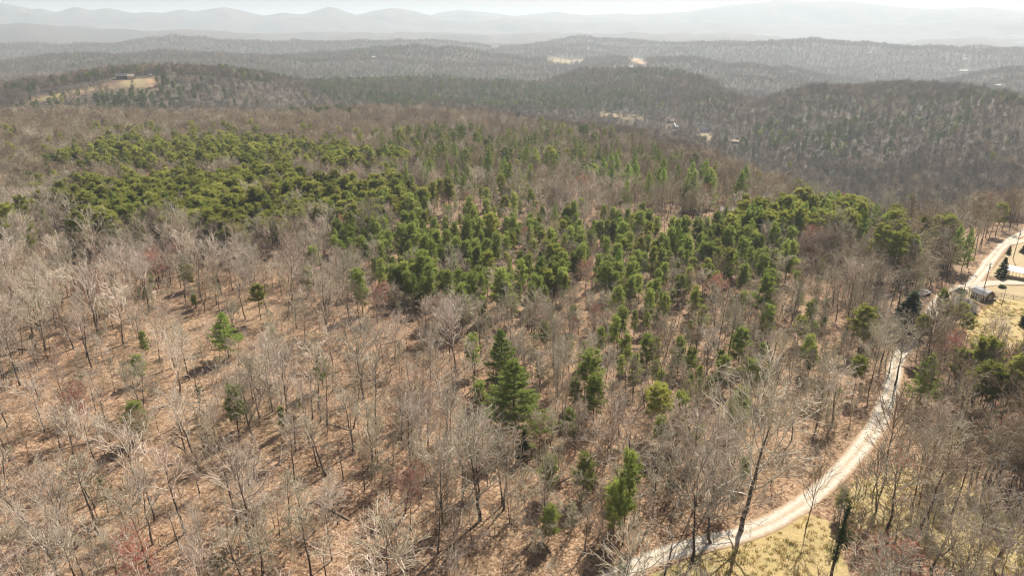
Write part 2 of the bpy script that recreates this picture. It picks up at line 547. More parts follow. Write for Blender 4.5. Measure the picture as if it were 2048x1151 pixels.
# ------------------------------------------------------------------ clearings, measured on the ground
CLEAR = [  # (ground polygon in photograph pixels, cover channel, nearest, farthest)
    ([(1200, 1190), (1345, 1130), (1480, 1085), (1600, 1020), (1655, 1040), (1690, 1120), (1720, 1200), (1400, 1260)], 'grass', 50, 140),
    ([(1690, 960), (1800, 920), (1930, 950), (1990, 1010), (2060, 1040), (2100, 1150), (1930, 1160), (1800, 1080), (1700, 1060)], 'strawgrass', 50, 160),
    ([(1905, 660), (1955, 628), (1990, 597), (2060, 592), (2140, 600), (2140, 720), (2040, 700), (1990, 690), (1930, 690)], 'grass', 120, 260),
    ([(1880, 592), (1900, 573), (1960, 556), (2000, 572), (2140, 574), (2140, 602), (1985, 599), (1955, 606), (1915, 612), (1890, 606)], 'straw', 120, 300),
    ([(1975, 552), (2010, 512), (2050, 470), (2140, 450), (2140, 560), (2050, 565)], 'straw', 150, 360),
    ([(225, 166), (245, 157), (320, 153), (318, 160), (300, 168), (310, 176), (270, 178), (230, 176)], 'strawgrass', 850, 1300),
    ([(40, 200), (110, 186), (200, 168), (232, 166), (240, 178), (200, 182), (130, 197), (60, 206)], 'strawgrass', 850, 1300),
    ([(285, 160), (318, 153), (312, 162), (316, 174), (300, 174)], 'clay', 850, 1300),
    ([(1196, 222), (1240, 226), (1285, 231), (1290, 240), (1262, 240), (1230, 236), (1205, 232)], 'straw', 700, 1700),
    ([(1385, 262), (1408, 262), (1432, 270), (1424, 286), (1412, 276)], 'straw', 600, 1400),
    ([(1090, 117), (1120, 115), (1165, 117), (1172, 121), (1145, 129), (1118, 128), (1096, 123)], 'strawgrass', 1900, 4500),
    ([(966, 85), (982, 85), (1000, 96), (990, 99)], 'straw', 2200, 5500),
    ([(1252, 118), (1284, 118), (1296, 128), (1270, 128)], 'clay', 1500, 4000),
    ([(838, 58), (872, 57), (872, 62), (840, 62)], 'straw', 3500, 9000),
]
CLEARW = []
for poly, kind, d0, d1 in CLEAR:
    wp = world_poly(poly, d0, d1)
    CLEARW.append((wp, kind, min(math.hypot(*p) for p in wp), max(math.hypot(*p) for p in wp)))

ROAD_PX = [(1120, 1215), (1215, 1160), (1300, 1117), (1400, 1087), (1490, 1065), (1560, 1035), (1625, 992), (1690, 930), (1740, 870), (1772, 810), (1786, 760), (1794, 722),
           (1812, 692), (1838, 664), (1858, 636), (1872, 608), (1892, 589), (1920, 577), (1946, 563), (1966, 540), (1984, 515), (2005, 492), (2030, 473), (2060, 455), (2130, 425)]
def smooth_path(pts, step=1.5):
    P = np.array(pts, float)
    out = []
    n = len(P)
    for i in range(n - 1):
        p0, p1, p2, p3 = P[max(i - 1, 0)], P[i], P[i + 1], P[min(i + 2, n - 1)]
        k = max(2, int(np.linalg.norm((p2 - p1)[:2]) / step))
        for j in range(k):
            t = j / k
            out.append(0.5 * (2 * p1 + (p2 - p0) * t + (2 * p0 - 5 * p1 + 4 * p2 - p3) * t * t + (3 * p1 - p0 - 3 * p2 + p3) * t ** 3))
    out.append(P[-1])
    return np.array(out)
ROAD = smooth_path([ground_at(a, b, 40, 500)[:2] for a, b in ROAD_PX])
DRIVE = smooth_path([ground_at(a, b, 100, 400)[:2] for a, b in [(1920, 577), (1965, 568), (2010, 565), (2060, 566), (2120, 572)]])
DRIVE2 = smooth_path([ground_at(a, b, 100, 400)[:2] for a, b in [(2012, 487), (2035, 482), (2075, 480), (2120, 480)]])

# ------------------------------------------------------------------ ground
def cover_at(x, y):
    r = np.hypot(x, y)
    out = np.zeros((len(x), 3))
    for wp, kind, d0, d1 in CLEARW:
        near = (r > d0 * 0.9) & (r < d1 * 1.1)
        if not near.any():
            continue
        idx = np.where(near)[0]
        ins = in_poly(x[idx], y[idx], wp)
        dist = poly_dist(x[idx], y[idx], wp)
        soft = 0.012 * d0 + 0.6
        w = np.clip(0.5 + np.where(ins, dist, -dist) / (2 * soft), 0, 1)
        w = w * w * (3 - 2 * w)
        ch = {'grass': [(0, 1)], 'strawgrass': [(0, 0.62), (1, 0.45)], 'straw': [(1, 1)], 'clay': [(2, 1)]}[kind]
        for c, k in ch:
            out[idx, c] = np.maximum(out[idx, c], w * k)
    return out

def build_ground():
    az = np.concatenate([np.linspace(-180, -52, 40)[:-1], np.linspace(-52, 52, 440), np.linspace(52, 180, 40)[1:]])
    az = np.radians(az)
    rr = np.concatenate([[0.5, 8, 20, 32, 42, 50], np.geomspace(56, 26000, 400)])
    A, R = np.meshgrid(az, rr)
    X, Y = R * np.sin(A), R * np.cos(A)
    Z = height(X, Y)
    nA, nR = len(az), len(rr)
    V = np.stack([X, Y, Z], -1).reshape(-1, 3)
    i, j = np.meshgrid(np.arange(nA - 1), np.arange(nR - 1))
    a = (j * nA + i).ravel()
    F = np.stack([a, a + nA, a + nA + 1, a + 1], -1)[:, ::-1]
    F = F[:, ::-1] if False else F
    me = mesh_np('ground', V, [F], M['ground'], smooth=True)
    cv = cover_at(V[:, 0], V[:, 1])
    ca = me.color_attributes.new('cover', 'FLOAT_COLOR', 'POINT')
    ca.data.foreach_set('color', np.concatenate([cv, np.ones((len(cv), 1))], 1).astype(np.float32).ravel())
    o = link('ground', me)
    tag(o, 'rolling ground of brown leaf litter with pale clearings', kind='structure')
    return o, float(Z.min())
GROUND, ZMIN = build_ground()

def build_road(name, path, width, label, lift=0.09, seed=3):
    n = len(path)
    tan = np.gradient(path, axis=0)
    tan /= np.linalg.norm(tan, axis=1)[:, None] + 1e-9
    nor = np.stack([-tan[:, 1], tan[:, 0]], 1)
    cols = np.linspace(-1, 1, 9)
    wob_l = 1 + 0.22 * fbm(np.arange(n) * 0.12, np.zeros(n), seed, 3)
    wob_r = 1 + 0.22 * fbm(np.arange(n) * 0.12, np.ones(n) * 7, seed, 3)
    V, ac = [], []
    for c in cols:
        w = width / 2 * c * (wob_l if c < 0 else wob_r)
        P = path + nor * w[:, None]
        z = height(P[:, 0], P[:, 1]) + lift - 0.05 * abs(c) ** 3
        z = z + (0.03 * (1 - abs(abs(c) - 0.45) * 2))
        V.append(np.column_stack([P, z])); ac.append(np.full(n, c))
    V = np.stack(V, 1).reshape(-1, 3); ac = np.stack(ac, 1).ravel()
    k = len(cols)
    j, i = np.meshgrid(np.arange(n - 1), np.arange(k - 1), indexing='ij')
    a = (j * k + i).ravel()
    F = np.stack([a, a + k, a + k + 1, a + 1], -1)
    me = mesh_np(name, V, [F], M['road'], smooth=True)
    at = me.attributes.new('across', 'FLOAT', 'POINT')
    at.data.foreach_set('value', ac.astype(np.float32))
    o = link(name, me)
    tag(o, label, kind='structure')
    return o
build_road('gravel_road', ROAD, 3.9, 'pale gravel road curving through the bare woods past the houses')
build_road('gravel_drive', DRIVE, 5.0, 'white gravel drive leading from the road past the brown shed', 0.13, 9)
build_road('gravel_drive', DRIVE2, 5.0, 'short white gravel drive beside the upper stretch of road', 0.13, 12)

# ------------------------------------------------------------------ far mountains
def mountain(pts, D, label, depth=1500.0, seed=0, rough=16.0, base=-70.0):
    xs = np.array([p[0] for p in pts], float); ys = np.array([p[1] for p in pts], float)
    gx = np.linspace(xs[0], xs[-1], 340)
    # smooth crest
    gy = np.interp(gx, xs, ys)
    gy = gy + (gy - np.convolve(np.pad(gy, 40, mode='edge'), np.ones(81) / 81, 'valid')) * 0.45      # crisper peaks
    ker = np.exp(-np.linspace(-1.6, 1.6, 7) ** 2); ker /= ker.sum()
    gy = np.convolve(np.pad(gy, 3, mode='edge'), ker, 'valid')
    crest = np.array([at_dist(a, b, D) for a, b in zip(gx, gy)])
    ts = np.linspace(-1, 1, 41)
    V = []
    for t in ts:
        f = (0.5 + 0.5 * math.cos(math.pi * min(1, abs(t)))) ** 0.9
        k = 1 + t * depth / D
        X, Y = crest[:, 0] * k, crest[:, 1] * k
        Z = base + (crest[:, 2] - base) * f
        spur = fbm(X / 450.0, Y / 450.0, 50 + seed, 4)
        Z = Z + spur * (crest[:, 2] - base) * 0.55 * (f * (1 - f) * 2.6) + rough * 0.35 * fbm(X / 160.0, Y / 160.0, 70 + seed, 3) * f
        V.append(np.column_stack([X, Y, Z]))
    V = np.stack(V, 0)
    nt, n = V.shape[:2]
    V = V.reshape(-1, 3)
    j, i = np.meshgrid(np.arange(nt - 1), np.arange(n - 1), indexing='ij')
    a = (j * n + i).ravel()
    F = np.stack([a, a + 1, a + n + 1, a + n], -1)
    o = link('mountain_range', mesh_np('mountain_range', V, [F], M['mountain'], smooth=True))
    tag(o, label, kind='structure')
    return o
mountain([(-500, 22), (-250, 14), (-60, 14), (0, 9), (35, 13), (65, 18), (80, 16), (110, 23), (150, 15), (185, 21), (212, 17), (265, 25), (300, 23), (325, 25), (365, 20),
          (390, 23), (450, 17), (490, 23), (530, 29), (565, 25), (605, 28), (640, 20), (660, 16), (695, 25), (715, 29), (750, 23), (784, 20), (805, 22), (830, 26),
          (857, 32), (900, 40), (960, 50), (1010, 58)], 9800, 'jagged blue mountain range along the horizon at the upper left', 1100, 1)
mountain([(800, 46), (857, 33), (885, 27), (923, 24), (958, 26), (993, 28), (1030, 31), (1073, 27), (1115, 25), (1156, 29), (1200, 29), (1236, 26), (1270, 28), (1380, 22),
          (1400, 18), (1450, 13), (1520, 7), (1560, 3), (1620, 5), (1700, 4), (1750, 9), (1810, 15), (1880, 17), (1960, 15), (2048, 22), (2200, 20), (2500, 30)],
         11500, 'broad pale mountain almost lost in the haze at the upper right', 1500, 2)
mountain([(-400, 36), (-100, 33), (0, 31), (60, 27), (130, 33), (200, 36), (280, 33), (360, 31), (430, 36), (500, 40), (570, 36), (650, 33), (720, 38), (800, 42), (860, 39),
          (950, 42), (1020, 38), (1060, 40), (1150, 45), (1250, 43), (1350, 46), (1450, 44), (1560, 50), (1650, 55)], 9300, 'low blue foothills in front of the far mountain range', 800, 3)
mountain([(1450, 62), (1560, 58), (1650, 52), (1720, 47), (1800, 46), (1870, 42), (1960, 36), (2048, 43), (2200, 40), (2500, 48)], 9600,
         'pale foothill ridge at the upper right below the broad mountain', 900, 4)

# ------------------------------------------------------------------ haze: real air in a closed box round everything
def build_haze():
    t = bpy.data.materials.new('haze')
    t.use_nodes = True
    n, l = t.node_tree.nodes, t.node_tree.links
    n.remove(n['Principled BSDF'])
    pv = n.new('ShaderNodeVolumePrincipled')
    pv.inputs['Color'].default_value = (0.81, 0.905, 1.0, 1)
    pv.inputs['Density'].default_value = HAZE_DENSITY
    pv.inputs['Anisotropy'].default_value = 0.18
    l.new(pv.outputs[0], n['Material Output'].inputs['Volume'])
    top = max(v.co.z for o in bpy.data.objects if o.name.startswith('mountain_range') for v in o.data.vertices) + 25.0
    b = MB().box(-30000, 30000, -30000, 30000, ZMIN - 1.0, top)
    o = b.build('haze', t)
    tag(o, 'thin pale haze hanging over the whole landscape', kind='stuff')
build_haze()

# ------------------------------------------------------------------ tree shapes
def tubes(S, n=3):
    """S (m,8): p0, p1, r0, r1 -> vertices, quads"""
    S = np.asarray(S, float)
    p0, p1, r0, r1 = S[:, 0:3], S[:, 3:6], S[:, 6], S[:, 7]
    d = p1 - p0
    d /= np.linalg.norm(d, axis=1)[:, None] + 1e-9
    ref = np.where((np.abs(d[:, 2]) > 0.9)[:, None], np.array([[1.0, 0, 0]]), np.array([[0, 0, 1.0]]))
    u = np.cross(d, ref); u /= np.linalg.norm(u, axis=1)[:, None] + 1e-9
    w = np.cross(d, u)
    ang = 2 * np.pi * np.arange(n) / n
    ring = u[:, None, :] * np.cos(ang)[None, :, None] + w[:, None, :] * np.sin(ang)[None, :, None]
    a = p0[:, None, :] + ring * r0[:, None, None]
    b = p1[:, None, :] + ring * r1[:, None, None]
    V = np.concatenate([a, b], 1).reshape(-1, 3)
    base = (np.arange(len(S)) * 2 * n)[:, None]
    k = np.arange(n)
    F = np.stack([base + k, base + (k + 1) % n, base + n + (k + 1) % n, base + n + k], -1).reshape(-1, 4)
    return V, F

def blades(P, Dr, L, W, K, rng, spread=0.9, droop=0.0):
    """tufts of thin triangles: P (m,3) centres, Dr (m,3) axis, K blades each"""
    m = len(P)
    P = np.repeat(P, K, 0); Dr = np.repeat(Dr, K, 0)
    L = np.repeat(L, K) * rng.uniform(0.65, 1.2, m * K)
    d = Dr + rng.normal(0, spread, (m * K, 3))
    d[:, 2] -= droop
    d /= np.linalg.norm(d, axis=1)[:, None] + 1e-9
    s = np.cross(d, rng.normal(0, 1, (m * K, 3))); s /= np.linalg.norm(s, axis=1)[:, None] + 1e-9
    w = np.repeat(W, K)[:, None] * rng.uniform(0.6, 1.3, (m * K, 1))
    st = P + d * (L * 0.08)[:, None]
    V = np.stack([st + s * w * 0.5, st - s * w * 0.5, P + d * L[:, None]], 1).reshape(-1, 3)
    F = np.arange(m * K * 3).reshape(-1, 3)
    return V, F

LEVR = (.012, .024, .04, .06)      # least radius of twigs, side shoots, side limbs, limbs

class Skel:
    """branch skeleton by recursive growth; plain floats for speed"""
    def __init__(self, seed):
        self.R = random.Random(seed)
        self.trunk, self.crown, self.tips = [], [], []
    def grow(self, p, d, L, r, lev, spec):
        R = self.R
        n, wig, up, nch, clen, cang, c0 = spec[lev]
        step = L / n
        px, py, pz = p
        dx, dy, dz = d
        last = lev == len(spec) - 1
        pts = []
        r = max(r, LEVR[len(spec) - 1 - lev])
        rr = r
        for i in range(n):
            dx += R.gauss(0, wig); dy += R.gauss(0, wig); dz += R.gauss(0, wig) + up
            k = 1.0 / math.sqrt(dx * dx + dy * dy + dz * dz + 1e-9)
            dx *= k; dy *= k; dz *= k
            qx, qy, qz = px + dx * step, py + dy * step, pz + dz * step
            r2 = max(r * (1 - 0.72 * (i + 1) / n), LEVR[len(spec) - 1 - lev])
            self.crown.append((px, py, pz, qx, qy, qz, rr, r2))
            px, py, pz, rr = qx, qy, qz, r2
            pts.append((px, py, pz, dx, dy, dz, r2))
        if last:
            self.tips.append((px, py, pz, dx, dy, dz))
            return
        for c in range(nch):
            t = c0 + (1 - c0) * (c + R.random() * 0.8) / nch
            fi = min(int(t * n), n - 1)
            q = pts[fi]
            back = (fi + 1) - t * n
            bx, by, bz = q[0] - q[3] * step * back, q[1] - q[4] * step * back, q[2] - q[5] * step * back
            a = R.random() * 6.2832
            ang = cang * R.uniform(0.7, 1.3)
            # a direction at angle ang from the parent
            ux, uy, uz = (q[4], -q[3], 0.0) if abs(q[5]) < 0.95 else (1.0, 0.0, 0.0)
            k = 1.0 / math.sqrt(ux * ux + uy * uy + uz * uz + 1e-9); ux *= k; uy *= k; uz *= k
            vx, vy, vz = q[4] * uz - q[5] * uy, q[5] * ux - q[3] * uz, q[3] * uy - q[4] * ux
            ca, sa, cg, sg = math.cos(a), math.sin(a), math.cos(ang), math.sin(ang)
            nx = q[3] * cg + (ux * ca + vx * sa) * sg
            ny = q[4] * cg + (uy * ca + vy * sa) * sg
            nz = q[5] * cg + (uz * ca + vz * sa) * sg
            self.grow((bx, by, bz), (nx, ny, nz), L * clen * R.uniform(0.7, 1.25) * (1.15 - 0.45 * t), max(q[6] * 0.72, 0.006), lev + 1, spec)

def bare_tree(seed, H=16.0, base=0.42, spread=0.26, nlimb=13, up=0.07, spec=None, fork=0, rtw=0.011, rtrunk=None, lean=0.045):
    """a leafless hardwood: trunk segments, crown segments, twig tips"""
    k = Skel(seed); R = k.R
    r0 = rtrunk or 0.0128 * H
    n = 10
    x = y = 0.0
    lx, ly = R.gauss(0, lean), R.gauss(0, lean)
    pts = [(0, 0, -0.4, r0 * 1.25), (0, 0, 0.5, r0)]
    top = H * (0.86 if not fork else base + 0.08)
    for i in range(1, n + 1):
        z = 0.5 + (top - 0.5) * i / n
        x += lx * H / n + R.gauss(0, 0.005 * H); y += ly * H / n + R.gauss(0, 0.005 * H)
        pts.append((x, y, z, r0 * (1 - (0.80 if not fork else 0.25) * i / n)))
    for a, b in zip(pts[:-1], pts[1:]):
        k.trunk.append((a[0], a[1], a[2], b[0], b[1], b[2], a[3], b[3]))
    spec = spec or [(5, .13, up, 6, .52, .75, .18), (4, .16, up * .7, 5, .55, .75, .15), (3, .2, .04, 4, .6, .75, .1), (2, .22, .02, 0, 0, 0, 0)]
    def trunk_at(z):
        for a, b in zip(pts[:-1], pts[1:]):
            if a[2] <= z <= b[2] + 1e-6:
                t = (z - a[2]) / (b[2] - a[2])
                return a[0] + (b[0] - a[0]) * t, a[1] + (b[1] - a[1]) * t, a[3] + (b[3] - a[3]) * t
        return pts[-1][0], pts[-1][1], pts[-1][3]
    az = R.random() * 6.28
    nl = fork or nlimb
    for i in range(nl):
        t = (i + 0.5 * R.random()) / nl
        az += 2.4 + R.gauss(0, 0.35)
        if fork:
            z = H * base * R.uniform(0.85, 1.1); tilt = R.uniform(0.25, 0.75); L = H * (1 - base) * R.uniform(0.8, 1.05); rr = r0 * 0.5
        else:
            z = H * (base + (0.86 - base) * t)
            tilt = 0.98 - 0.66 * t + R.gauss(0, 0.12)
            L = H * spread * (0.75 + 0.9 * math.sin(math.pi * (0.15 + 0.72 * t))) * R.uniform(0.75, 1.2)
            rr = 0
        bx, by, br = trunk_at(z)
        rr = rr or max(br * 0.6, 0.035)
        k.grow((bx, by, z), (math.cos(az) * math.sin(tilt), math.sin(az) * math.sin(tilt), math.cos(tilt)), L, rr, 0, spec)
    k.grow(pts[-1][:3], (lx, ly, 1.0), H * 0.16, pts[-1][3], 0, spec)
    C = np.array(k.crown)
    C[:, 6:8] = np.maximum(C[:, 6:8], rtw)
    return np.array(k.trunk), C, np.array(k.tips)

def pine_tree(seed, H=16.0, base=0.4, kind='yellow', nb=34, rmax=2.6, tuft=0.42, K=9, dens=1.0, wid=0.075):
    """a conifer: trunk segments, branch segments, needle triangles"""
    R = random.Random(seed); rng = np.random.default_rng(seed)
    r0 = 0.0085 * H + 0.03
    pts = [(0, 0, -0.4, r0 * 1.2)]
    x = y = 0.0
    for i in range(1, 12):
        z = H * i / 11
        x += R.gauss(0, 0.004 * H); y += R.gauss(0, 0.004 * H)
        pts.append((x, y, z, max(r0 * (1 - 0.93 * i / 11), 0.02)))
    trunk = [(a[0], a[1], a[2], b[0], b[1], b[2], a[3], b[3]) for a, b in zip(pts[:-1], pts[1:])]
    def trunk_at(z):
        i = min(max(int(z / H * 11), 0), 10)
        a, b = pts[i], pts[i + 1]
        t = min(max((z - a[2]) / (b[2] - a[2]), 0), 1)
        return a[0] + (b[0] - a[0]) * t, a[1] + (b[1] - a[1]) * t
    br, P, Dr = [], [], []
    az = R.random() * 6.28
    for i in range(nb):
        t = (i + R.random() * 0.7) / nb
        z = H * (base + (0.985 - base) * t)
        az += 2.4 + R.gauss(0, 0.5)
        if kind == 'yellow':                     # irregular rounded crown
            prof = math.sin(math.pi * min(0.98, 0.22 + 0.70 * t)) ** 0.8 * R.uniform(0.55, 1.2)
            elev = R.uniform(-0.05, 0.5) + 0.35 * t
        elif kind == 'white':                    # tiers of level boughs
            z = H * (base + (0.97 - base) * (round(t * nb / 5) * 5 / nb)) + R.gauss(0, 0.12)
            prof = (1.02 - t) ** 0.75 * R.uniform(0.6, 1.18)
            elev = R.uniform(-0.05, 0.3) + 0.55 * t
        else:                                    # dense dark cone
            prof = (1.03 - t) ** 0.85 * R.uniform(0.8, 1.1)
            elev = R.uniform(-0.25, 0.15) + 0.4 * t
        L = max(rmax * prof, 0.35)
        bx, by = trunk_at(z)
        d = (math.cos(az) * math.cos(elev), math.sin(az) * math.cos(elev), math.sin(elev))
        ns = 4
        p = (bx, by, z)
        rb = 0.012 + 0.012 * L
        dd = list(d)
        path = [p]
        for s in range(ns):
            dd[2] += 0.07 if kind != 'dark' else -0.02
            dd[0] += R.gauss(0, 0.08); dd[1] += R.gauss(0, 0.08)
            kk = 1 / math.sqrt(sum(v * v for v in dd)); dd = [v * kk for v in dd]
            q = tuple(p[j] + dd[j] * L / ns for j in range(3))
            br.append(p + q + (rb * (1 - s / ns * 0.8), rb * (1 - (s + 1) / ns * 0.8)))
            p = q
            path.append(p)
        nt = max(3, int(dens * (4.5 * L + 2)))
        for s in range(nt):                      # side sprays carrying the tufts
            f = (0.32 + 0.68 * (s + R.random()) / nt) if kind == 'yellow' else (0.18 + 0.82 * (s + R.random()) / nt)
            f = min(f, 0.999)
            k = int(f * ns); u = f * ns - k
            a, b = path[k], path[k + 1]
            c = [a[j] + (b[j] - a[j]) * u for j in range(3)]
            side = R.choice((-1, 1)) * R.uniform(0.0, 1.0) * L * 0.32 * (1.15 - f) + R.gauss(0, 0.08)
            fw = abs(side) * 0.7
            ex, ey = -math.sin(az), math.cos(az)
            q = (c[0] + ex * side + math.cos(az) * fw, c[1] + ey * side + math.sin(az) * fw, c[2] + R.uniform(0.0, 0.22) + abs(side) * 0.1)
            if abs(side) > 0.15 and s % 2 == 0:
                br.append(tuple(c) + q + (0.012, 0.008))
            P.append(q); Dr.append((dd[0] * 0.7 + ex * side * 0.5, dd[1] * 0.7 + ey * side * 0.5, 0.55 if kind != 'dark' else 0.1))
            if kind == 'yellow':
                P.append((q[0] + R.gauss(0, .32), q[1] + R.gauss(0, .32), q[2] + R.gauss(0, .22))); Dr.append((R.gauss(0, .4), R.gauss(0, .4), 0.6))
    x, y = trunk_at(H * 0.99)
    for s in range(4):
        P.append((x, y, H * (0.965 + 0.012 * s))); Dr.append((0, 0, 1))
    P, Dr = np.array(P), np.array(Dr)
    Ls = np.full(len(P), tuft) * rng.uniform(0.8, 1.25, len(P))
    V, F = blades(P, Dr, Ls, np.full(len(P), wid), K, rng, 0.75 if kind != 'white' else 0.6, 0.0 if kind != 'dark' else 0.15)
    return np.array(trunk), np.array(br), (V, F)

class Species:
    """meshes of one tree shape: separate trunk and crown for trees built one by one, one joined mesh for the mass"""
    pass

def join_parts(parts, name, mats):
    """parts: list of (V, F, material index)"""
    Vs, F4, F3, m4, m3, off = [], [], [], [], [], 0
    for V, F, mi in parts:
        if len(V) == 0:
            continue
        Vs.append(V)
        if F.shape[1] == 4:
            F4.append(F + off); m4.append(np.full(len(F), mi))
        else:
            F3.append(F + off); m3.append(np.full(len(F), mi))
        off += len(V)
    Fs, ms = [], []
    if F4:
        Fs.append(np.concatenate(F4)); ms.append(np.concatenate(m4))
    if F3:
        Fs.append(np.concatenate(F3)); ms.append(np.concatenate(m3))
    return mesh_np(name, np.concatenate(Vs), Fs, mats, np.concatenate(ms))

def make_bare(name, twig, tipmat=None, tipL=0.3, tipW=0.05, tipK=3, tipfrac=1.0, sides=6, **kw):
    T, C, tips = bare_tree(**kw)
    s = Species()
    s.H = kw.get('H', 16.0)
    tv, tf = tubes(T, sides)
    big = C[:, 6] > 0.035
    cv, cf = tubes(C[~big], 3)
    bv, bf = tubes(C[big], 4)
    mats = [M[twig], M['bark']]
    crown = [(cv, cf, 0), (bv, bf, 0)]
    if tipmat:
        rng = np.random.default_rng(kw['seed'])
        sel = rng.random(len(tips)) < tipfrac
        tp = tips[sel]
        lv, lf = blades(tp[:, :3], tp[:, 3:], np.full(len(tp), tipL), np.full(len(tp), tipW), tipK, rng, 0.8)
        crown.append((lv, lf, 2))
        mats = mats + [M[tipmat]]
    s.trunk = mesh_np(name + '_trunk', tv, [tf], M['bark'], smooth=True)
    s.crown = join_parts(crown, name + '_crown', mats)
    s.whole = join_parts(crown + [(tv, tf, 1)], name, mats)
    return s

def make_pine(name, needle, **kw):
    T, B, (lv, lf) = pine_tree(**kw)
    s = Species()
    s.H = kw.get('H', 16.0)
    tv, tf = tubes(T, 6)
    bv, bf = tubes(B, 3)
    mats = [M[needle], M['bark_pine']]
    crown = [(lv, lf, 0), (bv, bf, 1)]
    s.trunk = mesh_np(name + '_trunk', tv, [tf], M['bark_pine'], smooth=True)
    s.crown = join_parts(crown, name + '_crown', mats)
    s.whole = join_parts(crown + [(tv, tf, 1)], name, mats)
    return s

SP_ = {}
S4 = lambda up, n1=4, n2=3, n3=3: [(5, .085, up, n1, .50, .62, .2), (4, .12, up * .8, n2, .55, .68, .15), (3, .16, .05, n3, .6, .7, .1), (2, .2, .03, 0, 0, 0, 0)]
S3 = lambda up, n1=6, n2=5: [(4, .14, up, n1, .5, .75, .18), (3, .18, up * .6, n2, .6, .8, .12), (2, .24, .03, 0, 0, 0, 0)]
# near hardwoods
SP_['bare'] = [
    make_bare('hardwood', 'twig_pale', seed=11, H=16, base=.40, spread=.25, nlimb=13, up=.07, spec=S4(.07)),
    make_bare('hardwood', 'twig_pink', seed=12, H=16, base=.45, spread=.22, nlimb=12, up=.10, spec=S4(.10)),
    make_bare('hardwood', 'twig_grey', seed=13, H=16, base=.38, spread=.27, nlimb=13, up=.05, spec=S4(.05)),
    make_bare('hardwood', 'twig_grey', seed=14, H=16, base=.50, spread=.20, nlimb=11, up=.12, spec=S4(.12)),
    make_bare('hardwood', 'twig_brown', seed=15, H=16, base=.42, spread=.24, nlimb=12, up=.09, spec=S4(.09)),
    make_bare('hardwood', 'twig_pale', seed=16, H=16, base=.34, spread=.26, fork=4, up=.10, spec=S4(.10, 8, 4, 3)),
    make_bare('hardwood', 'twig_grey', 'lichen', tipL=.22, tipW=.045, tipK=2, tipfrac=.6, seed=17, H=16, base=.40, spread=.24, nlimb=12, up=.07, spec=S4(.07)),
    make_bare('hardwood', 'twig_brown', seed=18, H=16, base=.30, spread=.30, nlimb=14, up=.08, spec=S4(.08)),
    make_bare('hardwood', 'twig_grey', seed=101, H=16, base=.58, spread=.15, nlimb=11, up=.14, spec=S4(.14)),
    make_bare('hardwood', 'twig_pale', seed=102, H=16, base=.35, spread=.14, nlimb=7, up=.03, spec=S3(.03, 2, 1), lean=.09),
    make_bare('hardwood', 'twig_brown', seed=103, H=16, base=.36, spread=.27, nlimb=9, up=.05, spec=S4(.05), lean=.16),
    make_bare('hardwood', 'twig_pink', seed=104, H=16, base=.14, spread=.25, fork=3, up=.07, spec=S4(.07, 9, 4, 3)),
]
SP_['oak'] = [   # wide spreading crowns
    make_bare('spreading_oak', 'twig_grey', seed=21, H=17, base=.24, spread=.36, nlimb=15, up=.06, spec=S4(.06, 6, 4, 3), rtw=.012, rtrunk=.26),
    make_bare('spreading_oak', 'twig_pale', seed=22, H=17, base=.22, spread=.30, fork=5, up=.09, spec=S4(.09, 8, 4, 3), rtw=.012, rtrunk=.28),
]
SP_['red'] = [
    make_bare('red_maple', 'twig_pink', 'twig_red', tipL=.34, tipW=.10, tipK=4, tipfrac=1.0, seed=31, H=13, base=.35, spread=.27, nlimb=12, up=.11, spec=S4(.11, 5, 4, 3)),
    make_bare('red_maple', 'twig_grey', 'twig_red', tipL=.28, tipW=.08, tipK=3, tipfrac=.6, seed=32, H=13, base=.35, spread=.25, nlimb=11, up=.12, spec=S4(.12, 5, 4, 3)),
]
SP_['sapling'] = [
    make_bare('sapling', 'twig_grey', seed=41, H=7, base=.30, spread=.20, nlimb=12, up=.10, spec=S3(.1, 4, 2), rtw=.011, rtrunk=.055, sides=5, lean=.05),
    make_bare('sapling', 'twig_pale', seed=42, H=7, base=.45, spread=.18, nlimb=9, up=.12, spec=S3(.1, 4, 2), rtw=.011, rtrunk=.06, sides=5, lean=.06),
    make_bare('sapling', 'twig_brown', seed=43, H=7, base=.25, spread=.24, nlimb=13, up=.06, spec=S3(.1, 4, 2), rtw=.011, rtrunk=.055, sides=5, lean=.05),
    make_bare('sapling', 'twig_grey', 'young_leaf', tipL=.16, tipW=.07, tipK=2, tipfrac=.5, seed=44, H=7, base=.25, spread=.2, nlimb=11, up=.1, spec=S3(.1, 4, 2), rtw=.011, rtrunk=.055, sides=5),
    make_bare('sapling', 'twig_grey', 'evergreen_leaf', tipL=.26, tipW=.12, tipK=4, tipfrac=1.0, seed=46, H=7, base=.12, spread=.2, nlimb=13, up=.1, spec=S3(.1, 4, 3), rtw=.011, rtrunk=.05, sides=5),
    make_bare('sapling', 'twig_grey', 'lichen', tipL=.22, tipW=.09, tipK=3, tipfrac=1.0, seed=47, H=7, base=.2, spread=.22, nlimb=12, up=.1, spec=S3(.1, 4, 3), rtw=.011, rtrunk=.05, sides=5),
    make_bare('sapling', 'twig_pink', 'twig_red', tipL=.12, tipW=.04, tipK=2, tipfrac=.3, seed=45, H=7, base=.2, spread=.24, nlimb=12, up=.1, spec=S3(.1, 4, 2), rtw=.011, rtrunk=.05, sides=5),
]
SP_['yellow'] = [make_pine('pine', 'needles_yellow', seed=51 + i, H=16, base=b, kind='yellow', nb=nb, rmax=r, tuft=.50, K=14, dens=1.7, wid=.075)
                 for i, (b, nb, r) in enumerate([(.42, 42, 3.3), (.5, 38, 3.1), (.38, 46, 3.6), (.52, 36, 3.0)])]
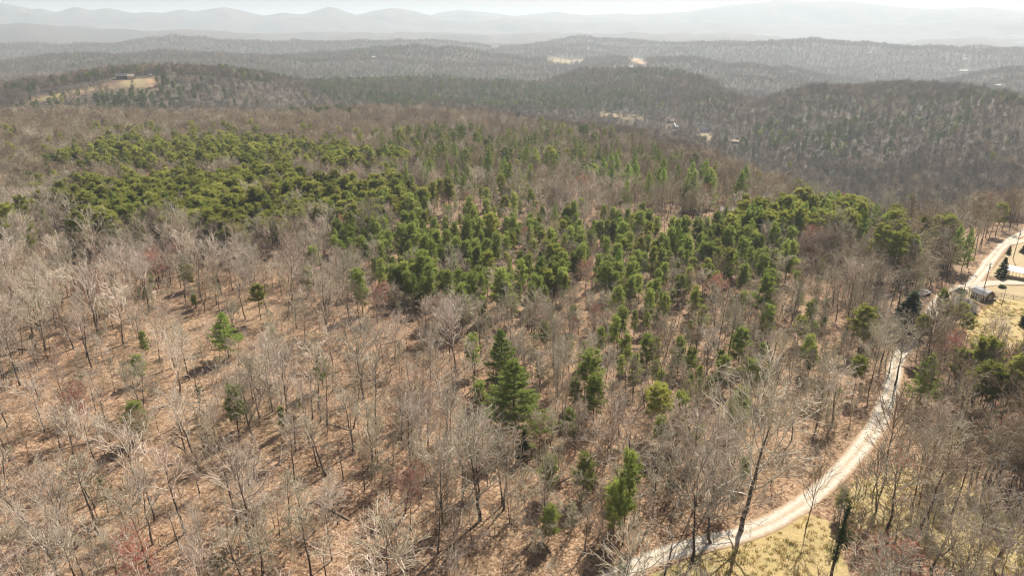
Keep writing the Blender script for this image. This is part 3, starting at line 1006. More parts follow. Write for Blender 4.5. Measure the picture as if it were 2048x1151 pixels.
SP_['green'] = [make_pine('young_pine', 'needles_green', seed=61 + i, H=11, base=b, kind='yellow', nb=nb, rmax=r, tuft=.46, K=13, dens=1.6, wid=.068)
                for i, (b, nb, r) in enumerate([(.25, 38, 1.95), (.32, 34, 1.8), (.18, 42, 2.2)])]
SP_['white'] = [make_pine('white_pine', 'needles_white', seed=71 + i, H=18, base=b, kind='white', nb=nb, rmax=r, tuft=.36, K=13, dens=2.3, wid=.08)
                for i, (b, nb, r) in enumerate([(.05, 112, 5.0), (.14, 92, 4.5), (.2, 76, 4.3)])]
SP_['dark'] = [make_pine('hemlock', 'needles_dark', seed=81 + i, H=14, base=.03, kind='dark', nb=nb, rmax=r, tuft=.40, K=8, dens=2.3, wid=.15)
               for i, (nb, r) in enumerate([(130, 3.2), (110, 2.6)])]
# the mass farther off
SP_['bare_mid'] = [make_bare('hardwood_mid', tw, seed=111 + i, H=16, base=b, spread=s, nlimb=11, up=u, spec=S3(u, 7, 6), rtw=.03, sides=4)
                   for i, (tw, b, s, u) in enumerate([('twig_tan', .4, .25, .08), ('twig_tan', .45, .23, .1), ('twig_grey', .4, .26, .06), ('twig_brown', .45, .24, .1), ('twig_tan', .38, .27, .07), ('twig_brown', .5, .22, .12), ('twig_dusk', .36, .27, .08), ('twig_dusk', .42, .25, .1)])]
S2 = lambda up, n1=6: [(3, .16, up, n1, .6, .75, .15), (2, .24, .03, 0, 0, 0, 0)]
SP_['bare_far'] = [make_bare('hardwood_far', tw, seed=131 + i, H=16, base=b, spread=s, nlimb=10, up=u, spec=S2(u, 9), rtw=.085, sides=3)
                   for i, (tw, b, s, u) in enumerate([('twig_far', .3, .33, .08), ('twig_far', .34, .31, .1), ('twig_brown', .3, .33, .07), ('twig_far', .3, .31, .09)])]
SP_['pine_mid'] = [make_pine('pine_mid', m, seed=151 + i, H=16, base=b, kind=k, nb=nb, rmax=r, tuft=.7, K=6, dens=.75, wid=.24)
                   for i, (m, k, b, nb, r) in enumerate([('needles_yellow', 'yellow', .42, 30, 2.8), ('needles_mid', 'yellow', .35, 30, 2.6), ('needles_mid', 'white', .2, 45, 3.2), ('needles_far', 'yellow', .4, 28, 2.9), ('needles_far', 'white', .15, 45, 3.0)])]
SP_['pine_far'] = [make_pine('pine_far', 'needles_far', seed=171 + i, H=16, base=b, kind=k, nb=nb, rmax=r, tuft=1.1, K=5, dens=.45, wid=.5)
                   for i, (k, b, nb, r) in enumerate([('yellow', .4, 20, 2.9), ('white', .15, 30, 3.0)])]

# ------------------------------------------------------------------ which trees grow where (areas read off the photograph, as ground)
PINES = [  # polygon (photograph pixels of the trunks' feet), share of conifers, kind, height range
    ([(110, 430), (240, 402), (450, 388), (600, 392), (760, 402), (860, 424), (870, 475), (740, 498), (590, 522), (420, 532), (250, 524), (100, 500)], 1.1, 'yellow', (13, 18)),
    ([(560, 500), (900, 458), (1200, 452), (1500, 490), (1740, 560), (1730, 650), (1500, 660), (1250, 680), (1000, 690), (830, 670), (600, 600)], .66, 'green', (8, 15)),
    ([(1050, 670), (1300, 660), (1740, 640), (1760, 780), (1640, 900), (1400, 960), (1150, 900)], .3, 'green', (6, 12)),
    ([(500, 440), (900, 420), (1500, 460), (1780, 540), (1780, 700), (1300, 720), (900, 720), (500, 640)], .16, 'green', (8, 15)),
    ([(-90, 300), (400, 270), (900, 300), (1000, 420), (500, 470), (-90, 560)], .10, 'yellow', (13, 18)),
    ([(900, 960), (1250, 950), (1240, 1150), (880, 1160)], .14, 'green', (4, 8)),
    ([(1420, 462), (1560, 440), (1700, 462), (1890, 500), (1890, 590), (1700, 570), (1560, 525), (1440, 515)], 1.0, 'whiteyellow', (13, 18)),
    ([(0, 380), (60, 350), (200, 318), (450, 306), (700, 330), (850, 352), (900, 385), (700, 392), (480, 388), (250, 384), (80, 392)], .62, 'yellow', (15, 19)),
    ([(700, 300), (1100, 280), (1250, 300), (1450, 380), (1600, 430), (1500, 440), (1200, 420), (900, 400), (720, 380)], .34, 'white', (15, 21)),
    ([(1850, 740), (1930, 720), (2110, 740), (2110, 880), (1980, 905), (1870, 850)], 1.1, 'yellow', (12, 16)),
    ([(-90, 410), (70, 410), (120, 480), (90, 550), (-90, 550)], 1.1, 'yellow', (12, 15)),
    ([(1845, 640), (1930, 640), (1985, 720), (1920, 740), (1850, 720)], .45, 'yellow', (9, 13)),
    ([(540, 235), (720, 235), (730, 255), (540, 255)], .40, 'far', (13, 18)),
    ([(-40, 215), (150, 202), (300, 186), (480, 198), (540, 215), (300, 240), (60, 244), (-40, 240)], 1.1, 'far', (12, 17)),
    ([(440, 150), (560, 160), (620, 175), (560, 190), (440, 175)], .45, 'far', (13, 18)),
    ([(620, 165), (900, 165), (1080, 178), (1250, 190), (1350, 232), (1200, 240), (1000, 232), (850, 220), (620, 206)], .42, 'far', (13, 20)),
    ([(1480, 260), (1800, 240), (1850, 330), (1600, 350), (1480, 300)], .16, 'far', (13, 20)),
    ([(680, 103), (900, 103), (960, 110), (900, 118), (700, 116)], .5, 'far', (13, 18)),
]
PINEW = []
for poly, frac, kind, hr in PINES:
    dmin = 55 if min(p[1] for p in poly) > 260 else 500
    PINEW.append(([ground_at(a, b, dmin, 3500)[:2] for a, b in poly], frac, kind, hr))

rng = np.random.default_rng(7)
def scatter(r0, r1, step, half=math.radians(45), jit=0.95):
    n = int(r1 / step) + 1
    xs = np.arange(-n, n + 1) * step
    X, Y = np.meshgrid(xs, xs[xs > -5])
    X = X.ravel() + rng.uniform(-.5, .5, X.size) * step * jit
    Y = Y.ravel() + rng.uniform(-.5, .5, Y.size) * step * jit
    r = np.hypot(X, Y)
    az = np.arctan2(X, Y)
    k = (r >= r0) & (r < r1) & (np.abs(az) < half)
    return X[k], Y[k]

def open_ground(x, y, margin_road=4.6):
    """mask of points where trees may stand"""
    ok = np.ones(len(x), bool)
    r = np.hypot(x, y)
    near = r < 420
    i = np.where(near)[0]
    if len(i):
        ok[i] &= poly_dist(x[i], y[i], ROAD, False) > margin_road
        ok[i] &= poly_dist(x[i], y[i], DRIVE, False) > 4.5
        ok[i] &= poly_dist(x[i], y[i], DRIVE2, False) > 4.5
    for wp, kind, d0, d1 in CLEARW:
        j = np.where((r > d0 * .95) & (r < d1 * 1.05))[0]
        if len(j):
            ins = in_poly(x[j], y[j], wp)
            if kind == 'strawgrass':
                ins &= rng.random(len(j)) < (0.4 if d0 < 400 else 0.72)
            ok[j] &= ~ins
    return ok

class Bag:
    def __init__(self):
        self.x, self.y, self.h, self.kind = [], [], [], []
    def arrays(self):
        return np.concatenate(self.x), np.concatenate(self.y), np.concatenate(self.h), np.concatenate(self.kind)

KN = {'bare': 0, 'yellow': 1, 'green': 2, 'white': 3, 'far': 4, 'sapling': 5, 'red': 6, 'dark': 7}
FAR_HOUSES = [  # px, py, width m, wall, roof, label
    (1184, 86, 22, 'slate', 'dark_roof', 'blue-grey house near the crest of the central far hill'),
    (1214, 84, 16, 'tan', 'dark_roof', 'tan house right of the blue-grey one on the central far hill'),
    (1262, 137, 19, 'white', 'pale_roof', 'white house on the brown hill below the red clay cut'),
    (1272, 141, 9, 'white', 'pale_roof', 'tiny white outbuilding beside the white house on the brown hill'),
    (701, 103, 17, 'tan', 'pale_roof', 'cream house on the ridge at the upper middle'),
    (748, 117, 14, 'white', 'pale_roof', 'small white house under the ridge pines at the upper middle'),
    (1741, 108, 16, 'white', 'pale_roof', 'bright white house high on the right-hand far ridge'),
    (1929, 121, 17, 'white', 'pale_roof', 'white house farther right on the hazy ridge'),
    (1927, 144, 29, 'tan', 'pale_roof', 'long tan house on the near crest of the right-hand hazy hill'),
    (1991, 159, 16, 'white', 'dark_roof', 'small house on the right-hand hazy hillside'),
    (1996, 174, 14, 'tan', 'pale_roof', 'lowest small house at the foot of the right-hand hazy hillside'),
    (1736, 170, 19, 'white', 'pale_roof', 'white house in the haze just behind the big right-hand ridge'),
    (1341, 246, 11, 'tan', 'tan_roof', 'tan house with steep twin gables in the valley'),
    (1350, 257, 10, 'white', 'pale_roof', 'low white house among the valley trees below the twin gables'),
    (1408, 264, 14, 'white', 'dark_roof', 'dark-roofed house above the sloping straw field in the valley'),
    (1471, 287, 9, 'tan', 'tan_roof', 'small tan cabin at the valley mouth'),
    (1285, 285, 7, 'white', 'pale_roof', 'narrow white shed on the wooded shoulder beside a dark conifer'),
    (1306, 308, 7, 'slate', 'pale_roof', 'low grey shed in the brown woods below the narrow white one'),
    (1456, 432, 7, 'white', 'pale_roof', 'white cabin half hidden at the left end of the right-hand pine stand'),
]
HOUSE_VIEW = []
FARPOS = []
for hx, hy, w, *_ in FAR_HOUSES:
    x, y, z = ground_at(hx, hy, 180 if hy > 300 else (480 if hy > 250 else 700), 6000)
    FARPOS.append((x, y, z))
    HOUSE_VIEW.append((hx, hy, w * FPX / math.hypot(x, y) * .6, math.hypot(x, y)))
_hx, _hy, _ = ground_at(252, 158, 850, 1300)
HOUSE_VIEW.append((252, 160, 24, math.hypot(_hx, _hy)))
VIEW_BOX = []
HAND = []       # trees placed by hand: (x, y, radius kept clear)

def hand_px(px, py):
    x, y, z = ground_at(px, py, 50, 1500)
    return x, y, z

def height_from_top(x, y, z, py_top):
    """height of a tree whose foot is (x, y, z) and whose top shows at picture row py_top"""
    lo, hi = 0.5, 60.0
    for _ in range(40):
        m = (lo + hi) / 2
        _, py = project(np.array([x]), np.array([y]), np.array([z + m]))
        if py[0] > py_top:
            lo = m
        else:
            hi = m
    return lo

# landmark trees: foot px, foot py, top py, kind, variant, label, category
LAND = [
    (1032, 872, 713, 'white', 0, 'tallest full green white pine at the centre of the lower woods', 'pine tree', 1.55),
    (1006, 788, 657, 'white', 1, 'tall dark white pine close behind the tallest central pine', 'pine tree', 1.35),
    (1049, 918, 858, 'dark', 1, 'small dark cedar at the foot of the tallest central pine', 'cedar tree', 1.0),
    (458, 716, 622, 'white', 2, 'bright green white pine standing alone among bare trees at the lower left', 'pine tree', 1.5),
    (284, 764, 708, 'green', 2, 'small dark green pine alone on the leaf slope at the far left', 'pine tree', .9),
    (522, 640, 568, 'yellow', 1, 'mid-green pine above the lone bright white pine', 'pine tree', 1.1),
    (380, 580, 528, 'green', 0, 'small pine next to the pink-topped maple', 'pine tree', 1.2),
    (392, 618, 590, 'green', 1, 'pale green low pine in front of the pink-topped maple', 'pine tree', 1.2),
    (832, 612, 545, 'white', 2, 'dark white pine beside the pale fan-shaped bare tree', 'pine tree', 1.2),
    (478, 866, 770, 'green', 1, 'thin yellow-green pine in the lower left woods', 'pine tree', .95),
    (566, 866, 815, 'green', 1, 'little flat-topped green pine on the leaf slope', 'pine tree', .8),
    (600, 828, 795, 'green', 2, 'tiny green pine behind the little flat-topped pine', 'pine tree', .9),
    (1313, 866, 768, 'yellow', 0, 'round-topped yellow-green pine standing clear in the right half', 'pine tree', 1.15),
    (1320, 905, 834, 'green', 2, 'pale feathery young pine just below the round-topped pine', 'pine tree', 1.05),
    (1245, 1088, 903, 'green', 1, 'tall ragged pine near the bottom end of the gravel road', 'pine tree', .45),
    (1226, 1078, 962, 'green', 0, 'lower ragged pine leaning against the tall one near the road', 'pine tree', .85),
    (1098, 1080, 1012, 'green', 2, 'small pointed green pine at the bottom centre', 'pine tree', 1.0),
    (1182, 812, 703, 'green', 1, 'slim yellow-green pine between the twin tall pines and the round-topped one', 'pine tree', 1.1),
    (1186, 845, 752, 'green', 0, 'bushier pale pine in front of the slim yellow-green one', 'pine tree', 1.0),
    (958, 828, 765, 'green', 1, 'thin pale pine to the left of the tallest central pine', 'pine tree', 1.1),
    (1812, 668, 584, 'dark', 0, 'dense black-green hemlock where the road vanishes behind trees', 'hemlock tree', 1.7),
    (1838, 812, 704, 'white', 1, 'pale green white pine standing at the edge of the gravel road', 'pine tree', 1.25),
    (1716, 705, 612, 'yellow', 2, 'bright yellow-green pine on the wooded side of the road bend', 'pine tree', 1.1),
    (1706, 790, 712, 'yellow', 3, 'olive pine at the road edge before the bend', 'pine tree', 1.1),
    (1475, 735, 655, 'green', 2, 'leafy green young pine in the woods left of the road bend', 'pine tree', 1.0),
    (1525, 800, 730, 'yellow', 1, 'dark olive pine in the woods halfway to the road', 'pine tree', .9),
    (1918, 655, 606, 'yellow', 2, 'spreading pine growing in front of the grey-roofed house', 'pine tree', 1.3),
    (1926, 688, 630, 'yellow', 3, 'second spreading pine below the grey-roofed house', 'pine tree', 1.2),
    (1872, 655, 580, 'yellow', 1, 'thin pine beside the parked vehicles at the road', 'pine tree', .8),
    (1960, 850, 730, 'yellow', 0, 'big yellow-green pine at the right edge above the dark thicket', 'pine tree', 1.2),
    (2020, 855, 715, 'yellow', 2, 'broad yellow-green pine next to the frame edge above the dark thicket', 'pine tree', 1.2),
    (1905, 800, 700, 'yellow', 3, 'bright pine just right of the pale roadside white pine', 'pine tree', 1.0),
    (2002, 553, 514, 'dark', 1, 'round dark evergreen on the lawn beside the white gravel drive', 'evergreen tree', 1.5),
    (2017, 508, 491, 'dark', 1, 'small cone-shaped evergreen behind the round dark one', 'evergreen tree', 1.5),
    (2046, 505, 486, 'dark', 0, 'dark evergreen cut by the frame edge beside the upper road', 'evergreen tree', 1.5),
    (2050, 650, 612, 'dark', 0, 'dark evergreen at the frame edge across the lawn from the shed', 'evergreen tree', 1.3),
    (318, 578, 508, 'red', 0, 'pink-topped red maple in the left middle of the woods', 'maple tree', 1.2),
    (1170, 585, 525, 'red', 0, 'red maple glowing at the front edge of the green pines', 'maple tree', 1.0),
    (1425, 618, 556, 'red', 0, 'rusty red maple left of the pines at the road bend', 'maple tree', 1.2),
    (1375, 600, 545, 'red', 1, 'orange-tinted maple left of the rusty red one', 'maple tree', 1.0),
    (1082, 632, 592, 'red', 0, 'small red-budded maple above the twin tall pines', 'maple tree', 1.0),
    (1092, 662, 632, 'red', 0, 'lowest red-budded maple above the twin tall pines', 'maple tree', 1.0),
    (1672, 640, 575, 'red', 1, 'pink-brown maple near the road bend', 'maple tree', 1.3),
    (1200, 945, 895, 'red', 0, 'small red maple low in the woods below the round-topped pine', 'maple tree', .9),
    (1140, 950, 905, 'red', 0, 'crimson-tipped maple between the small cedar and the ragged pine', 'maple tree', .9),
    (290, 905, 830, 'red', 1, 'pinkish wide maple over the dark hollow at the lower left', 'maple tree', 1.5),
    (400, 985, 910, 'red', 1, 'reddish-brown maple below the dark hollow', 'maple tree', 1.2),
    (345, 508, 412, 'oak', 1, 'big pale fan-shaped bare tree under the dark pine stand', 'bare tree', 1.0),
    (300, 512, 428, 'oak', 1, 'pale bare tree leaning left beside the big fan-shaped one', 'bare tree', .9),
    (742, 500, 415, 'oak', 0, 'wide pale bare tree at the right end of the dark pine stand', 'bare tree', 1.0),
    (905, 580, 498, 'oak', 1, 'white-limbed fan-shaped bare tree among the green pines', 'bare tree', .9),
    (960, 1040, 870, 'oak', 0, 'sprawling silvery bare tree with long limbs at the bottom centre', 'bare tree', 1.3),
    (1482, 1060, 800, 'oak', 0, 'huge grey bare tree on the roadside casting fan-shaped shadows', 'bare tree', 1.1),
    (1420, 1085, 905, 'oak', 1, 'second large bare tree on the roadside below the huge one', 'bare tree', 1.0),
    (1385, 1120, 930, 'bare', 2, 'tall dark-trunked bare tree at the road edge near the bottom', 'bare tree', 1.2),
    (1772, 722, 640, 'bare', 2, 'silvery slender tree screening the road just below the hemlock', 'bare tree', 1.2),
    (1832, 716, 630, 'yellow', 1, 'olive pine screening the hidden stretch of road', 'pine tree', 1.0),
    (1850, 705, 622, 'oak', 0, 'grey twiggy tree hiding the road between hemlock and house', 'bare tree', .9),
    (1858, 680, 600, 'bare', 4, 'brown bare tree in front of the white pickup', 'bare tree', 1.2),
    (1880, 668, 605, 'yellow', 3, 'dull green pine left of the grey-roofed house', 'pine tree', 1.1),
    (1890, 700, 630, 'bare', 7, 'brown wide-crowned tree below the house pines', 'bare tree', 1.2),
    (1760, 735, 640, 'bare', 2, 'grey tree on the inner side of the road bend', 'bare tree', 1.3),
    (1778, 745, 668, 'bare', 6, 'lichen-grey tree standing at the very edge of the road bend', 'bare tree', 1.2),
    (1988, 700, 628, 'oak', 1, 'round brown bare tree on the lawn below the brown shed', 'bare tree', 1.1),
    (1790, 770, 655, 'bare', 2, 'silver-grey bare tree leaning over the road below the hemlock', 'bare tree', 1.3),
    (1738, 780, 668, 'oak', 0, 'pale spreading bare tree beside the road bend', 'bare tree', .9),
    (1860, 1140, 1000, 'oak', 1, 'many-stemmed bushy bare tree at the lower right with ivy on its stems', 'bare tree', 1.0),
    (1985, 1135, 960, 'oak', 1, 'pale wide bare tree in the bottom right corner', 'bare tree', .9),
    (1900, 1040, 900, 'bare', 4, 'dark crooked bare tree on the straw-coloured grass', 'bare tree', 1.2),
    (1835, 1080, 890, 'bare', 4, 'tallest dark bare tree on the straw-coloured grass right of the road', 'bare tree', 1.2),
    (1770, 960, 800, 'bare', 7, 'dark bare tree overhanging the middle of the gravel road', 'bare tree', 1.1),
    (1612, 1055, 935, 'bare', 7, 'slender dark forked tree on the grass verge of the road', 'bare tree', .8),
    (110, 1140, 960, 'oak', 1, 'white-barked leaning tree with thick limbs at the lower left corner', 'bare tree', .9),
    (40, 770, 640, 'bare', 0, 'pale leaning tree at the far left edge', 'bare tree', 1.2),
    (282, 1000, 860, 'bare', 0, 'straight pale-crowned tree in front of the dark hollow', 'bare tree', 1.2),
    (505, 880, 770, 'bare', 2, 'dark-trunked tree beside the thin yellow-green pine', 'bare tree', 1.1),
    (575, 860, 700, 'bare', 0, 'tall fork-topped tree behind the little flat-topped pine', 'bare tree', 1.1),
    (610, 690, 615, 'bare', 2, 'dark-stemmed tree with pale crown on the tawny patch', 'bare tree', 1.0),
]

def make_tree(name, spm, x, y, z, scale, rot, label, cat, group=None, wide=1.0, tilt=0.0, tdir=0.0):
    e = bpy.data.objects.new(name, None)
    e.empty_display_size = 1.0
    COL.objects.link(e)
    e.location = (x, y, z - 0.1)
    e.rotation_euler = (tilt * math.cos(tdir), tilt * math.sin(tdir), rot)
    e.scale = (scale * wide, scale * wide, scale)
    link('trunk', spm.trunk, e)
    link('crown', spm.crown, e)
    tag(e, label, cat, group)
    return e

NAMES = {'bare': 'bare_tree', 'yellow': 'pine_tree', 'green': 'young_pine', 'white': 'white_pine', 'sapling': 'sapling', 'red': 'red_maple', 'dark': 'hemlock_tree', 'oak': 'spreading_tree'}
RL = random.Random(5)
for fx, fy, ty, kind, var, label, cat, wide in LAND:
    x, y, z = hand_px(fx, fy)
    h = height_from_top(x, y, z, ty)
    sp = SP_[kind][var]
    s = h / (sp.H * (1.03 if kind in ('bare', 'oak', 'red') else 1.0))
    cr = {'white': 2.6, 'yellow': 2.2, 'green': 1.6, 'dark': 2.4, 'oak': 3.5, 'red': 2.0, 'bare': 2.0}[kind]
    HAND.append((x, y, cr))
    if kind != 'oak' and kind != 'bare':
        pxw = {'white': .26, 'yellow': .2, 'green': .2, 'dark': .2, 'red': .16}[kind] * abs(fy - ty) * 1.1
        VIEW_BOX.append((fx - pxw, fx + pxw, ty, fy - .04 * (fy - ty), math.hypot(x, y)))
    wide_xy = wide * {'white': 1.05, 'dark': 1.15, 'yellow': 1.15, 'green': 1.25}.get(kind, 1.0) if kind in ('white', 'dark', 'yellow', 'green') else max(0.8, min(wide, 1.3))
    make_tree(NAMES[kind], sp, x, y, z, s, RL.random() * 6.28, label, cat, None, wide_xy)

# ------------------------------------------------------------------ the woods, scattered by distance
bags = Bag()
for r0, r1, st in ((52, 340, 4.1), (340, 800, 6.0), (800, 1600, 8.0), (1600, 3300, 11.5), (3300, 5600, 15.5)):
    x, y = scatter(r0, r1, st)
    k = open_ground(x, y)
    # uneven density: thickets and thin patches
    d = vnoise(x / 35.0, y / 35.0, 201)
    TRr = np.hypot(x, y)
    k &= rng.random(len(x)) < np.where(TRr < 340, np.clip(-0.05 + 0.75 * d + 0.35 * vnoise(x / 11.0, y / 11.0, 211), 0, 1), np.clip(0.55 + 0.8 * d, 0, 1))
    x, y = x[k], y[k]
    if r1 < 400:
        for hx, hy, cr in HAND:
            m = np.hypot(x - hx, y - hy) > cr
            x, y = x[m], y[m]
    bags.x.append(x); bags.y.append(y)
# the pine stands grow closer together
for wp, frac, kn, hr in PINEW:
    if kn in ('far', 'white'):
        continue
    wx = np.array([p[0] for p in wp]); wy = np.array([p[1] for p in wp])
    st = 4.2
    gx, gy = np.meshgrid(np.arange(wx.min(), wx.max(), st), np.arange(wy.min(), wy.max(), st))
    gx = gx.ravel() + rng.uniform(-2, 2, gx.size); gy = gy.ravel() + rng.uniform(-2, 2, gy.size)
    k = in_poly(gx, gy, wp) & open_ground(gx, gy) & (rng.random(gx.size) < 0.62 * frac)
    bags.x.append(gx[k]); bags.y.append(gy[k])
# thicket right of the road
wp = [ground_at(a, b, 60, 300)[:2] for a, b in [(1790, 860), (1860, 790), (2090, 790), (2140, 1000), (1960, 1010), (1800, 960)]]
gx, gy = rng.uniform(min(p[0] for p in wp), max(p[0] for p in wp), 900), rng.uniform(min(p[1] for p in wp), max(p[1] for p in wp), 900)
k = in_poly(gx, gy, wp) & open_ground(gx, gy) & (rng.random(900) < .2)
bags.x.append(gx[k]); bags.y.append(gy[k])
TX, TY = np.concatenate(bags.x), np.concatenate(bags.y)
# nothing tall stands just in front of the far clearings
_z = height(TX, TY)
_r = np.hypot(TX, TY)
_keep = np.ones(len(TX), bool)
_q = [project(TX, TY, _z + hh) for hh in (1.0, 5.0, 9.0, 13.0)]
for bx0, bx1, by0, by1, bd in VIEW_BOX:
    for qx, qy in _q[1:]:
        _keep &= ~((_r < bd) & (_r > bd - 28) & (qx > bx0) & (qx < bx1) & (qy > by0) & (qy < by1) & (rng.random(len(_r)) < .8))
# the house lawn lies open to view
_lawn = [(1928, 572), (2060, 545), (2060, 690), (1960, 690), (1935, 635)]
for qx, qy in _q:
    _keep &= ~((_r < 270) & (_r > 110) & in_poly(qx, qy, _lawn))
for hx, hy, hw, hd in HOUSE_VIEW:
    bx = [(hx - hw, hy - hw * .7), (hx + hw, hy - hw * .7), (hx + hw, hy + 2), (hx - hw, hy + 2)]
    for qx, qy in _q:
        _keep &= ~((_r < hd + 25) & (_r > hd * .8) & in_poly(qx, qy, bx))
for (poly, kn, d0, d1), (wp, _k, w0, w1) in zip(CLEAR, CLEARW):
    if w0 > 600:
        nr = (_r < w1) & (_r > w0 - 260)
        for qx, qy in _q:
            _keep &= ~(nr & in_poly(qx, qy, poly) & (rng.random(len(_r)) < (.38 if w0 < 1200 else .6)))
TX, TY = TX[_keep], TY[_keep]
TZ_ = height(TX, TY)
TR = np.hypot(TX, TY)
N = len(TX)
kind = np.zeros(N, int)
hgt = np.where(TR < 340, rng.uniform(12.5, 18.5, N), rng.uniform(10, 15.5, N))
big = rng.random(N)
# background conifers, in drifts
drift = vnoise(TX / 160.0, TY / 160.0, 301) * 0.6 + vnoise(TX / 45.0, TY / 45.0, 302) * 0.4
pr = np.where(TR < 340, 0.012, np.where(TR < 800, 0.03, 0.05)) + np.where(TR > 800, np.clip((drift - 0.56) * 4, 0, .6), np.clip((drift - 0.66) * 1.2, 0, .2))
cc = rng.random(N) < pr
kind[cc] = np.where(TR[cc] < 340, 2, np.where(TR[cc] < 800, np.where(rng.random(cc.sum()) < .5, 1, 3), 4))
hgt[cc & (TR < 340)] = rng.uniform(5, 11, (cc & (TR < 340)).sum())
PPX, PPY = project(TX, TY, TZ_)
# right half of the lower woods carries more young pines and evergreen brush
m = (TR < 340) & (PPX > 1080) & (PPX < 1750) & (PPY > 640) & (rng.random(N) < .10)
kind[m] = 2; hgt[m] = rng.uniform(5, 10, m.sum())
for wp, frac, kn, hr in PINEW:
    ins = in_poly(TX, TY, wp)
    pd = poly_dist(TX, TY, wp)
    sd = np.where(ins, pd, -pd) + 34 * (vnoise(TX / 26.0, TY / 26.0, 411) - .5) - 3
    ins = sd > 0
    soft = np.clip(sd / 22.0, 0.12, 1.0)
    patch = np.clip(.9 * vnoise(TX / 19.0, TY / 19.0, 401) + .55, 0, 1.3)
    sel = ins & (rng.random(N) < frac * soft * patch)
    u = rng.random(N)
    if kn == 'whiteyellow':
        kk = np.where(u < .55, 3, 1)
    elif kn == 'green':
        kk = np.where(u < .78, 2, np.where(u < .9, 1, 3))
    elif kn == 'yellow':
        kk = np.where(u < .88, 1, 3)
    else:
        kk = np.full(N, KN[kn])
    kind[sel] = kk[sel]
    hgt[sel] = rng.uniform(hr[0], hr[1], N)[sel]
    if kn == 'green':           # hardwoods among the young pines stay low
        hgt[ins & ~sel] *= 0.78
# red maples here and there
rm = (kind == 0) & (TR < 420) & (rng.random(N) < .025)
kind[rm] = 6; hgt[rm] *= 0.78
hgt[(kind == 0) & (TR < 340)] *= np.clip(rng.normal(.74, .17, N), .42, 1.15)[(kind == 0) & (TR < 340)]
hgt[TR > 1600] *= 1.0
hgt[TR > 3300] *= 1.25

# saplings and brush under the near trees
sx, sy = scatter(52, 260, 2.7)
k = open_ground(sx, sy, 3.9) & (rng.random(len(sx)) < np.clip(0.15 + 1.1 * vnoise(sx / 18.0, sy / 18.0, 501), 0, 1))
sx, sy = sx[k], sy[k]
spx, spy = project(sx, sy, height(sx, sy))
k = (rng.random(len(sx)) < np.where(spx > 1050, .95, .5))
sx, sy = sx[k], sy[k]
TX = np.concatenate([TX, sx]); TY = np.concatenate([TY, sy]); TZ_ = height(TX, TY); TR = np.hypot(TX, TY)
kind = np.concatenate([kind, np.full(len(sx), 5)])
hgt = np.concatenate([hgt, 1.4 + 7.0 * rng.random(len(sx)) ** 1.7])
N = len(TX)
PPX, PPY = project(TX, TY, TZ_)
QPX, QPY = project(TX, TY, TZ_ + hgt * .8)
ROT = rng.uniform(0, 6.283, N)
TILT = np.abs(rng.normal(0, .035, N)); TDIR = rng.uniform(0, 6.283, N)
WID = rng.uniform(.85, 1.3, N)

def variant(i, kd):
    """which shape and bark: pale, pinkish trees at the left, greyer and browner to the right"""
    f = PPX[i] / 2048.0 + rng.normal(0, .22)
    if kd == 0:
        if f < .42:
            return rng.choice([0, 1, 5, 0, 1, 2, 6, 0, 8, 9, 10, 11], 1)[0]
        if f < .78:
            return rng.choice([2, 3, 6, 4, 1, 6, 0, 2, 8, 8, 9, 11, 10], 1)[0]
        return rng.choice([4, 7, 2, 3, 7, 4, 6, 2, 8, 10, 10, 9], 1)[0]
    if kd == 5:
        return rng.choice([0, 1, 2, 3, 4, 4, 5, 5, 5, 6, 0, 2] if f > .5 else [0, 1, 1, 2, 0, 1, 3, 5, 6, 2, 1, 4])
    return rng.integers(0, 99)

# phrases that say where a tree stands
def zone(px, py):
    if px > 1700 and py > 720 or (px > 1560 and py > 1000):
        if py > 1000:
            return 'on the grass right of the lower road'
        if px > 1880:
            return 'in the dark thicket below the lawn'
        return 'on the right bank of the road'
    if py > 960:
        if px < 330: return 'in the bottom left corner'
        if px < 700: return 'along the bottom edge left of centre'
        if px < 1130: return 'around the sprawling silvery tree'
        return 'beside the lower stretch of road'
    if py > 800:
        if px < 330: return 'around the dark hollow'
        if px < 650: return 'around the thin yellow-green pine'
        if px < 960: return 'left of the tallest central pine'
        if px < 1260: return 'left of the round-topped pine'
        return 'between round-topped pine and road'
    if py > 660:
        if px < 330: return 'on the pale left-edge slope'
        if px < 650: return 'around the lone bright white pine'
        if px < 960: return 'left of the twin tall pines'
        if px < 1260: return 'just behind the twin tall pines'
        if px < 1560: return 'behind the round-topped pine'
        return 'left of the road bend'
    if py > 540:
        if px < 330: return 'near the pink-topped maple'
        if px < 650: return 'below the dark pine stand'
        if px < 960: return 'around the white-limbed tree'
        if px < 1260: return 'in the central green belt'
        if px < 1700: return 'in the right-hand green belt'
        return 'near the black-green hemlock'
    if py > 440:
        if px < 250: return 'in the pale upper-left woods'
        if px < 880: return 'in the dark pine stand'
        if px < 1400: return 'in the upper green belt'
        return 'in the stand above the bend'
    if px < 700: return 'on the plateau at the left'
    if px < 1300: return 'on the brown central plateau'
    return 'on the wooded right shoulder'

def size_word(h, kd):
    if kd == 5:
        return 'knee-high' if h < 2 else ('low' if h < 4.5 else 'tall')
    lo, hi = {0: (9.0, 12.0), 6: (10, 12.5), 1: (13, 15.2), 2: (7.5, 10.0), 3: (14, 16.5)}[kd]
    return 'shorter' if h < lo else ('mid-height' if h < hi else 'tall')

